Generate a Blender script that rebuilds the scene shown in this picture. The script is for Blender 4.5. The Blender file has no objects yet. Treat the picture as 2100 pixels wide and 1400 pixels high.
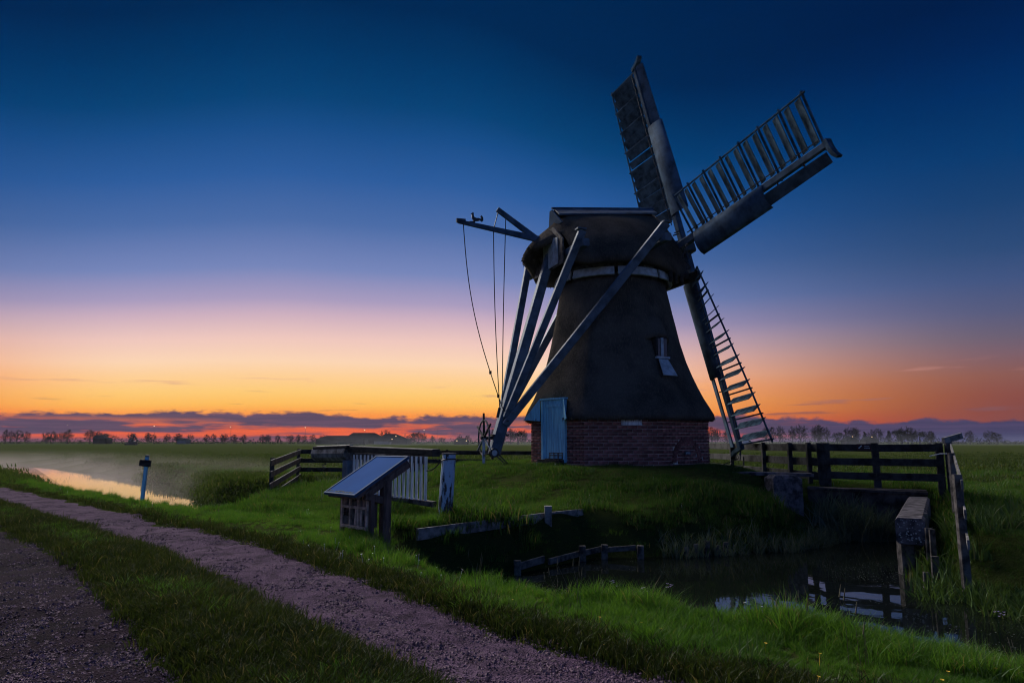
import bpy, math, random
import numpy as np
from mathutils import Vector, Matrix
rad = math.radians
random.seed(7); RNG = np.random.default_rng(11)
scene = bpy.context.scene
COL = scene.collection

# ------------------------------------------------------------------ camera
PITCH = math.atan(205/1400); F = 1400.0; EYE = 1.6
cam_d = bpy.data.cameras.new('camera'); cam = bpy.data.objects.new('camera', cam_d); COL.objects.link(cam)
cam.location = (0, 0, EYE); cam.rotation_euler = (math.pi/2+PITCH, 0, 0)
cam_d.sensor_width = 36; cam_d.lens = 24; cam_d.clip_start = .05; cam_d.clip_end = 6000
scene.camera = cam

# ------------------------------------------------------------------ sky
GLOW_AZ = rad(-12)           # direction of the sunset, measured from +Y towards +X
world = bpy.data.worlds.new('World'); scene.world = world; world.use_nodes = True
wn = world.node_tree.nodes; wl = world.node_tree.links; wn.clear()
def srgb(c):
    o = []
    for v in c:
        v /= 255; o.append(v/12.92 if v <= .04045 else ((v+.055)/1.055)**2.4)
    return (*o, 1)
class NT:
    def __init__(s, n, l): s.n = n; s.l = l
    def new(s, t, **k):
        x = s.n.new(t)
        for a, b in k.items(): setattr(x, a, b)
        return x
    def put(s, sock, v):
        if isinstance(v, bpy.types.NodeSocket): s.l.new(v, sock)
        else: sock.default_value = v
    def m(s, op, a, b=0.0, c=None):
        x = s.new('ShaderNodeMath', operation=op); s.put(x.inputs[0], a); s.put(x.inputs[1], b)
        if c is not None: s.put(x.inputs[2], c)
        return x.outputs[0]
    def mr(s, v, a, b, c=0.0, d=1.0, t='SMOOTHSTEP'):
        x = s.new('ShaderNodeMapRange', interpolation_type=t)
        for i, q in enumerate((v, a, b, c, d)): s.put(x.inputs[i], q)
        return x.outputs[0]
    def ramp(s, v, stops, interp='LINEAR'):
        x = s.new('ShaderNodeValToRGB'); r = x.color_ramp; r.interpolation = interp
        while len(r.elements) < len(stops): r.elements.new(.5)
        for e, (p, c) in zip(r.elements, stops): e.position = p; e.color = c
        s.put(x.inputs[0], v); return x.outputs[0]
    def mix(s, f, a, b, blend='MIX'):
        x = s.new('ShaderNodeMix', data_type='RGBA', blend_type=blend)
        s.put(x.inputs[0], f); s.put(x.inputs[6], a); s.put(x.inputs[7], b); return x.outputs[2]
    def noise(s, vec, scale, detail=4, rough=.55):
        x = s.new('ShaderNodeTexNoise'); s.put(x.inputs['Vector'], vec) if vec is not None else None
        x.inputs['Scale'].default_value = scale; x.inputs['Detail'].default_value = detail; x.inputs['Roughness'].default_value = rough
        return x.outputs[0]
    def comb(s, x, y, z):
        c = s.new('ShaderNodeCombineXYZ')
        for i, q in enumerate((x, y, z)): s.put(c.inputs[i], q)
        return c.outputs[0]
W = NT(wn, wl)
tc = W.new('ShaderNodeTexCoord'); sep = W.new('ShaderNodeSeparateXYZ'); wl.new(tc.outputs['Generated'], sep.inputs[0])
DX, DY, DZ = sep.outputs
elev = W.m('MULTIPLY', W.m('ARCSINE', DZ), 180/math.pi)              # degrees
az = W.m('MULTIPLY', W.m('ARCTAN2', DX, DY), 180/math.pi)            # degrees from +Y
hl = W.m('MAXIMUM', W.m('SQRT', W.m('ADD', W.m('MULTIPLY', DX, DX), W.m('MULTIPLY', DY, DY))), .001)
cosg = W.m('DIVIDE', W.m('ADD', W.m('MULTIPLY', DX, math.sin(GLOW_AZ)), W.m('MULTIPLY', DY, math.cos(GLOW_AZ))), hl)
ang = W.m('MULTIPLY', W.m('ARCCOSINE', W.m('MINIMUM', W.m('MAXIMUM', cosg, -1.0), 1.0)), 180/math.pi)
arch = W.mr(ang, 5.0, 30.0, 1.0, 1.22)                                # the twilight arch is highest above the sunset
ef = W.m('DIVIDE', W.m('MULTIPLY', W.m('MAXIMUM', elev, 0.0), arch), 45.0)
def stops(l): return [(e/45, srgb(c)) for e, c in l]
glow = W.ramp(ef, stops([(0,(215,85,62)),(.96,(235,100,52)),(2.11,(252,150,66)),(2.92,(255,188,90)),(3.93,(255,203,118)),(5.21,(255,208,150)),(6.42,(253,214,180)),(8.17,(240,200,190)),(10.16,(205,175,192)),
    (11.4,(170,156,191)),(13.92,(118,134,186)),(17.6,(75,108,167)),(21.21,(44,92,157)),(24.76,(22,77,138)),(27.03,(5,66,120)),(30.37,(1,54,104)),(34,(0,40,85)),(45,(0,34,76))]))
side = W.ramp(ef, stops([(0,(120,66,68)),(2.81,(130,73,70)),(3.88,(134,78,72)),(5.48,(136,91,86)),(7.33,(121,96,109)),(8.65,(105,95,116)),(10.75,(85,90,125)),(13.42,(64,84,129)),(16.03,(44,75,121)),
    (19.91,(24,65,115)),(23.75,(6,58,113)),(28.68,(0,45,100)),(32.28,(0,35,86)),(36,(0,28,72)),(45,(0,28,72))]))
back = W.ramp(ef, stops([(0,(70,70,118)),(3,(100,92,140)),(6,(112,108,160)),(10,(100,116,172)),(16,(78,112,172)),(24,(48,96,158)),(34,(22,72,132)),(45,(6,50,104))]))
c1 = W.mix(W.mr(ang, 16.0, 50.0), glow, side)
redden = W.m('MULTIPLY', W.m('MULTIPLY', W.mr(ang, 16.0, 32.0), W.mr(ang, 54.0, 38.0)), W.mr(elev, 9.0, 3.5))
c1 = W.mix(redden, c1, W.mix(1.0, c1, (1.16, .76, .62, 1), 'MULTIPLY'))
c2 = W.mix(W.mr(ang, 62.0, 130.0), c1, back)
# low cloud bank with ragged top, red gaps beneath it towards the sunset, thin wisps above
cv = W.comb(W.m('MULTIPLY', az, .075), W.m('MULTIPLY', elev, .9), 0.0)
cv2 = W.comb(W.m('MULTIPLY', az, .21), W.m('MULTIPLY', elev, .25), 3.0)
n_big = W.noise(cv2, 1.0, 3, .5)
n_fine = W.noise(cv, 1.0, 5, .6)
top = W.m('ADD', W.mr(ang, 15.0, 50.0, 2.15, 1.35), W.m('MULTIPLY', W.m('SUBTRACT', n_big, .5), 1.5))
n_edge = W.noise(W.comb(W.m('MULTIPLY', az, .55), W.m('MULTIPLY', elev, 1.6), 1.0), 1.0, 5, .6)
top = W.m('ADD', top, W.m('MULTIPLY', W.m('SUBTRACT', n_edge, .5), 1.3))
bank_m = W.mr(W.m('SUBTRACT', top, elev), -.12, .22)
gaps = W.m('MULTIPLY', W.mr(n_fine, .47, .58), W.m('MULTIPLY', W.mr(elev, 1.9, 1.05), W.mr(ang, 40.0, 20.0)))
gaps = W.m('MULTIPLY', gaps, W.mr(elev, .1, .55))
bank_m = W.m('MULTIPLY', bank_m, W.m('SUBTRACT', 1.0, gaps))
cloudc = W.mix(W.mr(ang, 15.0, 50.0), srgb((84,66,90)), srgb((60,56,92)))
cloudc = W.mix(W.mr(elev, .9, .0), cloudc, W.mix(W.mr(ang, 15.0, 45.0), srgb((112,74,92)), srgb((62,66,104))))
n_st = W.noise(W.comb(W.m('MULTIPLY', az, .16), W.m('MULTIPLY', elev, 4.2), 5.0), 1.0, 4, .6)
cloudc = W.mix(W.mr(n_st, .38, .66), cloudc, W.mix(1.0, cloudc, (1.5, 1.28, 1.18, 1), 'MULTIPLY'))
c3 = W.mix(bank_m, c2, cloudc)
red = W.mix(W.mr(n_fine, .5, .7), srgb((206,84,66)), srgb((246,104,52)))
c3 = W.mix(W.m('MULTIPLY', W.m('MULTIPLY', gaps, W.mr(elev, 2.4, 1.4)), .8), c3, red)
n_w = W.noise(W.comb(W.m('MULTIPLY', az, .11), W.m('MULTIPLY', elev, 1.5), 9.0), 1.0, 4, .5)
wisp = W.m('MULTIPLY', W.mr(n_w, .60, .70), W.m('MULTIPLY', W.mr(elev, 6.5, 4.0), W.mr(elev, 1.6, 2.2)))
c3 = W.mix(W.m('MULTIPLY', wisp, W.mr(elev, 2.0, 6.0, .75, .35)), c3, W.mix(W.mr(elev, 2.0, 5.5), srgb((128,80,84)), srgb((226,160,150))))
sky = W.new('ShaderNodeTexSky', sky_type='NISHITA'); sky.sun_disc = False; sky.sun_elevation = rad(.5); sky.sun_rotation = GLOW_AZ
sky_s = W.mix(1.0, sky.outputs[0], (.0001, .0001, .0001, 1), 'MULTIPLY')
tot = W.mix(1.0, c3, sky_s, 'ADD')
bg = W.new('ShaderNodeBackground'); wl.new(tot, bg.inputs[0]); bg.inputs[1].default_value = 1.0
wo = W.new('ShaderNodeOutputWorld'); wl.new(bg.outputs[0], wo.inputs[0])

# soft, broad after-glow light from the western sky
sun_d = bpy.data.lights.new('sun', 'SUN'); sun_d.energy = 4.2; sun_d.angle = rad(45); sun_d.color = (1, .95, .90)
sun = bpy.data.objects.new('sun', sun_d); COL.objects.link(sun)
SUN_EL = rad(36)
sdir = Vector((math.sin(GLOW_AZ-.30)*math.cos(SUN_EL), math.cos(GLOW_AZ-.30)*math.cos(SUN_EL), math.sin(SUN_EL)))
sun.rotation_euler = sdir.to_track_quat('Z', 'Y').to_euler()
sun.location = (0, 0, 60)

scene.view_settings.view_transform = 'Standard'; scene.view_settings.look = 'None'
scene.view_settings.exposure = 0; scene.view_settings.gamma = 1; scene.view_settings.use_curve_mapping = False
scene.render.engine = 'CYCLES'
cy = scene.cycles
cy.use_denoising = True; cy.denoiser = 'OPENIMAGEDENOISE'; cy.denoising_input_passes = 'RGB_ALBEDO_NORMAL'
cy.max_bounces = 6; cy.diffuse_bounces = 3; cy.glossy_bounces = 3; cy.transmission_bounces = 4; cy.transparent_max_bounces = 6
cy.volume_bounces = 0; cy.caustics_reflective = False; cy.caustics_refractive = False; cy.volume_step_rate = 1.0; cy.volume_max_steps = 64
cy.use_adaptive_sampling = True; cy.adaptive_threshold = .012; cy.filter_width = 1.1

# ------------------------------------------------------------------ helpers
RV = Vector((1,0,0)); FV = Vector((0, math.cos(PITCH), math.sin(PITCH))); UV = Vector((0, -math.sin(PITCH), math.cos(PITCH))); CAM = Vector((0,0,EYE))
def ray(px, py): return RV*((px-1050)/F)+UV*((700-py)/F)+FV
def at(px, py, Y):
    d = ray(px, py); return CAM+d*(Y/d.y)
def gp(px, py, z=0.0):
    d = ray(px, py); return CAM+d*((z-EYE)/d.z)

MATS = {}
def material(name, col, rough=.7, var=.25, scale=6.0, col2=None, bump=.0, bscale=30.0, spec=.3, metal=0.0, stretch=None, rand=0.0, coat=0.0):
    """a principled material whose colour wanders between two tones by object-space noise, with fine relief"""
    if name in MATS: return MATS[name]
    m = bpy.data.materials.new(name); m.use_nodes = True
    n = m.node_tree.nodes; l = m.node_tree.links; T = NT(n, l); p = n['Principled BSDF']
    t = T.new('ShaderNodeTexCoord'); vec = t.outputs['Object']
    if stretch:
        mp = T.new('ShaderNodeMapping'); l.new(vec, mp.inputs[0]); mp.inputs['Scale'].default_value = stretch; vec = mp.outputs[0]
    f = T.noise(vec, scale, 6, .6)
    c2 = col2 if col2 else tuple(min(1, c*(1-var*1.6)) for c in col)
    c1 = col if col2 else tuple(min(1, c*(1+var)) for c in col)
    c = T.mix(T.mr(f, .35, .68), (*c1, 1), (*c2, 1))
    if rand:
        oi = T.new('ShaderNodeObjectInfo')
        g = T.mr(oi.outputs['Random'], 0.0, 1.0, 1-rand, 1+rand, 'LINEAR')
        c = T.mix(1.0, c, T.comb(g, g, g), 'MULTIPLY')
    l.new(c, p.inputs['Base Color'])
    p.inputs['Roughness'].default_value = rough; p.inputs['Specular IOR Level'].default_value = spec; p.inputs['Metallic'].default_value = metal
    if coat: p.inputs['Coat Weight'].default_value = coat; p.inputs['Coat Roughness'].default_value = .04
    if bump:
        b = T.new('ShaderNodeBump'); b.inputs['Strength'].default_value = 1.0; b.inputs['Distance'].default_value = bump
        l.new(T.noise(vec, bscale, 5, .65), b.inputs['Height']); l.new(b.outputs[0], p.inputs['Normal'])
    MATS[name] = m; return m
def emissive(name, col, s):
    if name in MATS: return MATS[name]
    m = bpy.data.materials.new(name); m.use_nodes = True; p = m.node_tree.nodes['Principled BSDF']
    p.inputs['Base Color'].default_value = (*col, 1); p.inputs['Emission Color'].default_value = (*col, 1); p.inputs['Emission Strength'].default_value = s
    MATS[name] = m; return m
m_steel = material('painted_steel', (.075,.125,.19), .7, .3, 2.0, bump=.002, bscale=20, spec=.04)
m_sailwood = material('sail_board_paint', (.085,.135,.185), .8, .35, 3.0, bump=.003, bscale=14, spec=.0)
m_strut = material('blue_grey_paint', (.105,.15,.21), .6, .25, 2.5, bump=.003, bscale=18)
m_white = material('bluish_white_paint', (.31,.70,.94), .55, .15, 3.0, bump=.004, bscale=12, stretch=(6,6,.6))
m_white2 = material('dull_white_paint', (.48,.52,.56), .6, .2, 4.0, bump=.003, bscale=16)
m_dark = material('tarred_wood', (.028,.026,.025), .75, .5, 4.0, bump=.006, bscale=10, stretch=(1,1,5))
m_fence = material('dark_fence_wood', (.036,.036,.036), .8, .5, 3.0, bump=.006, bscale=12)
m_grey = material('weathered_grey_wood', (.22,.205,.195), .85, .4, 5.0, bump=.01, bscale=9)
m_greyd = material('old_grey_brown_wood', (.12,.105,.10), .85, .5, 5.0, bump=.01, bscale=9)
m_slat = material('bleached_white_wood', (.78,.79,.82), .8, .25, 6.0, bump=.006, bscale=14, stretch=(3,3,.4))
m_frame = material('brown_stained_wood', (.15,.095,.08), .7, .35, 4.0, bump=.005, bscale=16, stretch=(3,3,.6))
m_pale = material('pale_pine_lath', (.62,.43,.34), .75, .3, 8.0, bump=.004, bscale=22)
m_iron = material('black_iron', (.03,.03,.033), .5, .3, 8.0, spec=.5)
m_rope = material('tarred_rope', (.05,.045,.04), .9, .3, 20.0)
m_mortar = material('lime_mortar', (.74,.66,.62), .95, .3, 5.0, bump=.01, bscale=25)
m_brick = material('red_brown_brick', (.30,.115,.10), .9, .35, 9.0, bump=.008, bscale=30, rand=.45)
m_conc = material('lichened_concrete', (.125,.11,.12), .9, .5, 4.5, bump=.02, bscale=12)
m_conc2 = material('dark_wet_concrete', (.07,.058,.055), .9, .5, 3.0, bump=.02, bscale=10)
m_glass = material('dark_glass', (.02,.025,.03), .1, .1, 3.0, spec=.6)
m_roof = material('far_barn_roof', (.018,.019,.026), 1, .2, .2, spec=0)
m_wall = material('far_barn_wall', (.03,.026,.028), 1, .2, .3, spec=0)
m_pale_wall = material('far_pale_wall', (.22,.22,.24), 1, .1, .3, spec=0)
m_bark = material('bare_branch_bark', (.035,.030,.034), 1, .2, 2.0, spec=0)
m_evergreen = material('far_evergreen_leaf', (.020,.027,.026), 1, .3, .4, spec=0)
m_lamp = emissive('lamp_light', (1, .82, .55), 14)
m_window = emissive('lit_window', (1, .66, .30), 1.3)

# thatch: reed laid in downward courses
def thatch():
    m = bpy.data.materials.new('old_reed_thatch'); m.use_nodes = True
    n = m.node_tree.nodes; l = m.node_tree.links; T = NT(n, l); p = n['Principled BSDF']
    t = T.new('ShaderNodeTexCoord'); v = t.outputs['Object']
    mp = T.new('ShaderNodeMapping'); l.new(v, mp.inputs[0]); mp.inputs['Scale'].default_value = (9, 9, 1.3)
    big = T.noise(v, .8, 5, .6); fine = T.noise(mp.outputs[0], 3.0, 6, .7)
    c = T.mix(T.mr(big, .35, .7), (.165, .142, .120, 1), (.070, .064, .058, 1))
    c = T.mix(T.mr(fine, .45, .75, 0, .6), c, (.29, .24, .19, 1))
    l.new(c, p.inputs['Base Color']); p.inputs['Roughness'].default_value = 1; p.inputs['Specular IOR Level'].default_value = .0
    b = T.new('ShaderNodeBump'); b.inputs['Distance'].default_value = .09; b.inputs['Strength'].default_value = 1
    l.new(T.m('ADD', fine, T.noise(v, 14.0, 4, .7)), b.inputs['Height']); l.new(b.outputs[0], p.inputs['Normal'])
    return m
m_thatch = thatch()

def peeling():
    m = bpy.data.materials.new('peeling_blue_white_paint'); m.use_nodes = True
    n = m.node_tree.nodes; l = m.node_tree.links; T = NT(n, l); p = n['Principled BSDF']
    t = T.new('ShaderNodeTexCoord'); mp = T.new('ShaderNodeMapping'); l.new(t.outputs['Object'], mp.inputs[0]); mp.inputs['Scale'].default_value = (9, 9, 1.6)
    f = T.noise(mp.outputs[0], 1.6, 7, .7)
    sp = T.new('ShaderNodeSeparateXYZ'); l.new(t.outputs['Object'], sp.inputs[0])
    f = T.m('ADD', f, T.mr(sp.outputs[2], .9, .0, 0, .10))
    k = T.mr(f, .555, .585)
    l.new(T.mix(k, (.50, .64, .78, 1), (.045, .045, .05, 1)), p.inputs['Base Color']); p.inputs['Roughness'].default_value = .65
    b = T.new('ShaderNodeBump'); b.inputs['Distance'].default_value = .008; l.new(T.m('SUBTRACT', 1.0, k), b.inputs['Height']); l.new(b.outputs[0], p.inputs['Normal'])
    return m
m_peel = peeling()

# --------------------------------------------------------------- object helpers
WM = {}
def setp(o, label=None, cat=None, group=None, kind=None):
    for k, v in (('label', label), ('category', cat), ('group', group), ('kind', kind)):
        if v: o[k] = v
    return o
def root(name, loc, label, cat, group=None, rz=0.0):
    o = bpy.data.objects.new(name, None); COL.objects.link(o); o.empty_display_size = .2
    o.location = loc; o.rotation_euler = (0, 0, rz)
    WM[o.name] = Matrix.Translation(Vector(loc)) @ Matrix.Rotation(rz, 4, 'Z')
    return setp(o, label, cat, group)
class MB:
    """collects boxes, beams and tubes in world space; build() links them as one mesh"""
    def __init__(s): s.v = []; s.f = []
    def add(s, vs, fs):
        k = len(s.v); s.v += [tuple(v) for v in vs]; s.f += [tuple(i+k for i in f) for f in fs]; return s
    def box(s, c, size, M=None):
        x, y, z = (q/2 for q in size); c = Vector(c)
        vs = [Vector((i*x, j*y, k*z)) for i in (-1,1) for j in (-1,1) for k in (-1,1)]
        if M: vs = [M @ v for v in vs]
        return s.add([v+c for v in vs], [(0,1,3,2),(4,6,7,5),(0,4,5,1),(2,3,7,6),(0,2,6,4),(1,5,7,3)])
    def beam(s, p, q, w, h, side=None, w2=None, h2=None, bev=.12):
        """bevelled beam from p to q: w along `side`, h across it; w2/h2 at q"""
        p = Vector(p); q = Vector(q); d = (q-p).normalized()
        a = Vector(side) if side is not None else (Vector((0,0,1)).cross(d) if abs(d.z) < .98 else Vector((1,0,0)))
        a = (a-d*a.dot(d)).normalized(); b = d.cross(a)
        vs = []
        for o, ww, hh in ((p, w, h), (q, w2 or w, h2 or h)):
            c = min(ww, hh)*bev
            for i, j in ((-ww/2+c,-hh/2),(ww/2-c,-hh/2),(ww/2,-hh/2+c),(ww/2,hh/2-c),(ww/2-c,hh/2),(-ww/2+c,hh/2),(-ww/2,hh/2-c),(-ww/2,-hh/2+c)):
                vs.append(o+a*i+b*j)
        fs = [(i, (i+1) % 8, (i+1) % 8+8, i+8) for i in range(8)]+[tuple(range(7,-1,-1)), tuple(range(8,16))]
        return s.add(vs, fs)
    def tube(s, pts, r, n=6, r2=None):
        pts = [Vector(p) for p in pts]; m = len(pts); vs = []; prev = None
        for i, p in enumerate(pts):
            d = (pts[min(i+1, m-1)]-pts[max(i-1, 0)]).normalized()
            a = prev if prev is not None else (Vector((0,0,1)) if abs(d.z) < .9 else Vector((1,0,0)))
            a = (a-d*a.dot(d)).normalized(); prev = a; b = d.cross(a); rr = r if r2 is None else r+(r2-r)*i/(m-1)
            vs += [p+(a*math.cos(k*2*math.pi/n)+b*math.sin(k*2*math.pi/n))*rr for k in range(n)]
        fs = [(i*n+k, i*n+(k+1) % n, (i+1)*n+(k+1) % n, (i+1)*n+k) for i in range(m-1) for k in range(n)]
        fs += [tuple(range(n-1,-1,-1)), tuple(range((m-1)*n, m*n))]
        return s.add(vs, fs)
    def poly(s, pts, d):
        """prism: outline pts pushed along d"""
        n = len(pts); a = [Vector(p) for p in pts]; d = Vector(d)
        return s.add(a+[p+d for p in a], [tuple(range(n-1,-1,-1)), tuple(range(n, 2*n))]+[(i, (i+1) % n, (i+1) % n+n, i+n) for i in range(n)])
    def build(s, name, mat, parent=None, smooth=False, label=None):
        me = bpy.data.meshes.new(name); vs = s.v
        if parent:
            Mi = WM[parent.name].inverted(); vs = [Mi @ Vector(v) for v in vs]
        me.from_pydata(vs, [], s.f); me.materials.append(mat); me.update()
        if smooth: me.polygons.foreach_set('use_smooth', [True]*len(me.polygons))
        o = bpy.data.objects.new(name, me); COL.objects.link(o)
        if parent: o.parent = parent; WM[o.name] = WM[parent.name]
        else: WM[o.name] = Matrix.Identity(4)
        if label: o['label'] = label
        return o
def fix_normals(o):
    import bmesh
    bm = bmesh.new(); bm.from_mesh(o.data); bmesh.ops.recalc_face_normals(bm, faces=bm.faces); bm.to_mesh(o.data); bm.free(); return o
def sstep(a, b, x):
    t = np.clip((np.asarray(x, float)-a)/(b-a), 0, 1); return t*t*(3-2*t)

# ------------------------------------------------------------------ terrain
S2 = math.sqrt(.5); WATER = -.94
def so(x, y): return (-x+y)*S2, (x+y)*S2
def xy(s, o): return (o-s)*S2, (o+s)*S2
MX, MY, MZ = 3.87, 25.5, .8                       # foot of the mill's axis
CANAL = [xy(s, o) for s, o in ((18.2,7.5),(24,7.3),(60,8.0),(140,10),(320,14),(320,42),(137,22.5),(90,19.2),(73,18.0),(55,16.5),(44,15.2),(35,13.6),(31,12.2),(28,13.4),(25.8,13.8),(23.6,11.6),(21.2,9.2))]
POND = [xy(s, o) for s, o in ((9.5,7.9),(9.8,10.4),(9.8,12.3),(8.9,13.2),(8.1,14.7),(7.1,16.6),(6.9,19.5),(5.4,20.9),(4.9,18.5),(4.3,15.3),(3.4,13.6),(1.5,13.1),(-3,13.4),(-20,13.8),(-60,14),(-60,9.0),(-6,8.8),(.3,7.75),(1.6,7.15),(3,6.7),(5,6.5),(6.5,6.6),(8,6.8),(9.0,7.2))]
def sdist(x, y, poly):
    """signed distance to a polygon, negative inside"""
    x = np.asarray(x, float); y = np.asarray(y, float)
    d = np.full(x.shape, 1e9); ins = np.zeros(x.shape, bool); n = len(poly)
    for i in range(n):
        ax, ay = poly[i]; bx, by = poly[(i+1) % n]; ex, ey = bx-ax, by-ay
        t = np.clip(((x-ax)*ex+(y-ay)*ey)/(ex*ex+ey*ey), 0, 1)
        d = np.minimum(d, np.hypot(x-ax-t*ex, y-ay-t*ey))
        c = ((ay > y) != (by > y)) & (x < ex*(y-ay)/(ey if abs(ey) > 1e-9 else 1e-9)+ax); ins ^= c
    return np.where(ins, -d, d)
_ph = RNG.uniform(0, 6.28, (24, 3)); _kx = RNG.normal(0, 1, (24, 2))
def wob(x, y, f, k0=0, k1=8):
    z = 0
    for i in range(k0, k1): z = z+np.sin((_kx[i,0]*x+_kx[i,1]*y)*f+_ph[i,0])
    return z/math.sqrt(k1-k0)
def shift(s): return .72*sstep(3, 12, s)
def land(x, y):
    r = np.hypot(x-MX+.3, (y-MY)*1.0)
    z = .8*sstep(9.2, 5.1, r)
    z = z*(1-.34*sstep(6.9, 8.4, x))
    z = np.maximum(z, .30*sstep(3.4, 1.2, np.hypot((x-9.8)*.7, y-20.3)))
    z = z-.12*sstep(16, 40, np.hypot(x, y))*(1-sstep(11, 6, r))
    s, o = so(x, y)
    verge = sstep(4.3, 5.4, o-shift(s))
    z = z+wob(x, y, 2.2, 0, 8)*.022*sstep(60, 20, y)+wob(x, y, .8, 8, 16)*.03*verge+.03*verge*sstep(22, 10, y)
    for a, b in ((3.0, 4.42), (.2, 1.92)):
        q = o-shift(s); z = z-.05*sstep(a-.25, a+.1, q)*sstep(b+.25, b-.1, q)
    return z
def terrain(x, y):
    x = np.asarray(x, float); y = np.asarray(y, float)
    L = land(x, y); jit = wob(x, y, 1.7, 16, 24)*.10
    d = np.minimum(sdist(x, y, CANAL), sdist(x, y, POND))+jit*sstep(80, 40, np.hypot(x, y))
    mill = sstep(9.5, 5.5, np.hypot(x-MX, y-MY))
    s, o = so(x, y); dam = sstep(7.8, 9.0, o)*sstep(15.5, 13.5, o)*sstep(9, 10, s)*sstep(15, 13, s)
    w = (1.0+1.3*mill)*(1-.1*dam)
    up = sstep(-.05, 1, d/w)*.5+.5*np.clip(d/w, 0, 1)
    z = np.where(d > 0, WATER-.06+(L-WATER+.06)*up, WATER-.06-.7*sstep(0, 1.5, -d))
    return z
def axis(lo, hi, step, far_lo, far_hi):
    a = list(np.arange(lo, hi+1e-6, step)); st = step; v = hi
    while v < far_hi: st *= 1.28; v += st; a.append(v)
    st = step; v = lo; b = []
    while v > far_lo: st *= 1.28; v -= st; b.append(v)
    return np.array(b[::-1]+a)
def grid_mesh(xs, ys, zf):
    X, Y = np.meshgrid(xs, ys); Z = zf(X, Y); nx, ny = len(xs), len(ys)
    me = bpy.data.meshes.new('sheet')
    V = np.stack([X, Y, Z], -1).reshape(-1, 3)
    i = np.arange(nx*ny).reshape(ny, nx); q = np.stack([i[:-1,:-1], i[:-1,1:], i[1:,1:], i[1:,:-1]], -1).reshape(-1, 4)
    me.from_pydata(V.tolist(), [], q.tolist()); me.update(); me.polygons.foreach_set('use_smooth', [True]*len(me.polygons))
    return me

def ground_mat():
    m = bpy.data.materials.new('meadow_ground'); m.use_nodes = True
    n = m.node_tree.nodes; l = m.node_tree.links; T = NT(n, l); p = n['Principled BSDF']
    t = T.new('ShaderNodeTexCoord'); v = t.outputs['Object']
    mp = T.new('ShaderNodeMapping'); l.new(v, mp.inputs[0]); mp.inputs['Scale'].default_value = (.25, 1, 1)
    a = T.noise(mp.outputs[0], .16, 6, .6); b = T.noise(v, 3.0, 6, .7); fine = T.noise(v, 26.0, 4, .7)
    c = T.mix(T.mr(a, .38, .62), (.040, .058, .016, 1), (.052, .062, .022, 1))
    c = T.mix(T.mr(b, .4, .7, 0, .7), c, (.050, .066, .014, 1))
    c = T.mix(T.mr(fine, .5, .75, 0, .5), c, (.085, .10, .03, 1))
    l.new(c, p.inputs['Base Color']); p.inputs['Roughness'].default_value = 1; p.inputs['Specular IOR Level'].default_value = 0
    bm = T.new('ShaderNodeBump'); bm.inputs['Distance'].default_value = .08; l.new(T.m('ADD', fine, b), bm.inputs['Height']); l.new(bm.outputs[0], p.inputs['Normal'])
    return m
m_ground = ground_mat()
gm = grid_mesh(axis(-22, 20, .21, -2600, 2600), axis(2, 44, .21, -300, 3200), terrain); gm.materials.append(m_ground)
ground = bpy.data.objects.new('ground', gm); COL.objects.link(ground); setp(ground, kind='structure')

def water_mat():
    m = bpy.data.materials.new('still_ditch_water'); m.use_nodes = True
    n = m.node_tree.nodes; l = m.node_tree.links; T = NT(n, l); p = n['Principled BSDF']
    t = T.new('ShaderNodeTexCoord'); v = t.outputs['Object']
    vo = T.new('ShaderNodeTexVoronoi'); l.new(v, vo.inputs['Vector']); vo.inputs['Scale'].default_value = 16
    patch = T.mr(T.noise(v, .55, 4, .6), .50, .66)
    k = T.m('MULTIPLY', T.mr(vo.outputs['Distance'], .20, .12), patch)
    l.new(T.mix(k, (.006, .008, .007, 1), (.16, .18, .15, 1)), p.inputs['Base Color'])
    l.new(T.mr(k, 0.0, 1.0, .025, .7), p.inputs['Roughness']); p.inputs['IOR'].default_value = 1.33; p.inputs['Specular IOR Level'].default_value = .6
    b = T.new('ShaderNodeBump'); b.inputs['Distance'].default_value = .002; l.new(T.noise(v, 2.2, 2, .4), b.inputs['Height']); l.new(b.outputs[0], p.inputs['Normal'])
    return m
m_water = water_mat()
wb = MB()
for pl in (CANAL, POND):
    cx = sum(p[0] for p in pl)/len(pl); cyy = sum(p[1] for p in pl)/len(pl)
    a = sum(pl[i][0]*pl[(i+1) % len(pl)][1]-pl[(i+1) % len(pl)][0]*pl[i][1] for i in range(len(pl)))
    ring = pl if a > 0 else pl[::-1]; n = len(ring); out = []
    for i in range(n):                              # grow the sheet a little under the banks
        (ax, ay), (bx, by), (qx, qy) = ring[i-1], ring[i], ring[(i+1) % n]
        e = Vector((bx-ax, by-ay)).normalized()+Vector((qx-bx, qy-by)).normalized(); nn = Vector((e.y, -e.x)).normalized()
        out.append((bx+nn.x*.45, by+nn.y*.45, WATER))
    wb.add(out, [tuple(range(n))])
water = wb.build('water', m_water); setp(water, kind='structure')

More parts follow.
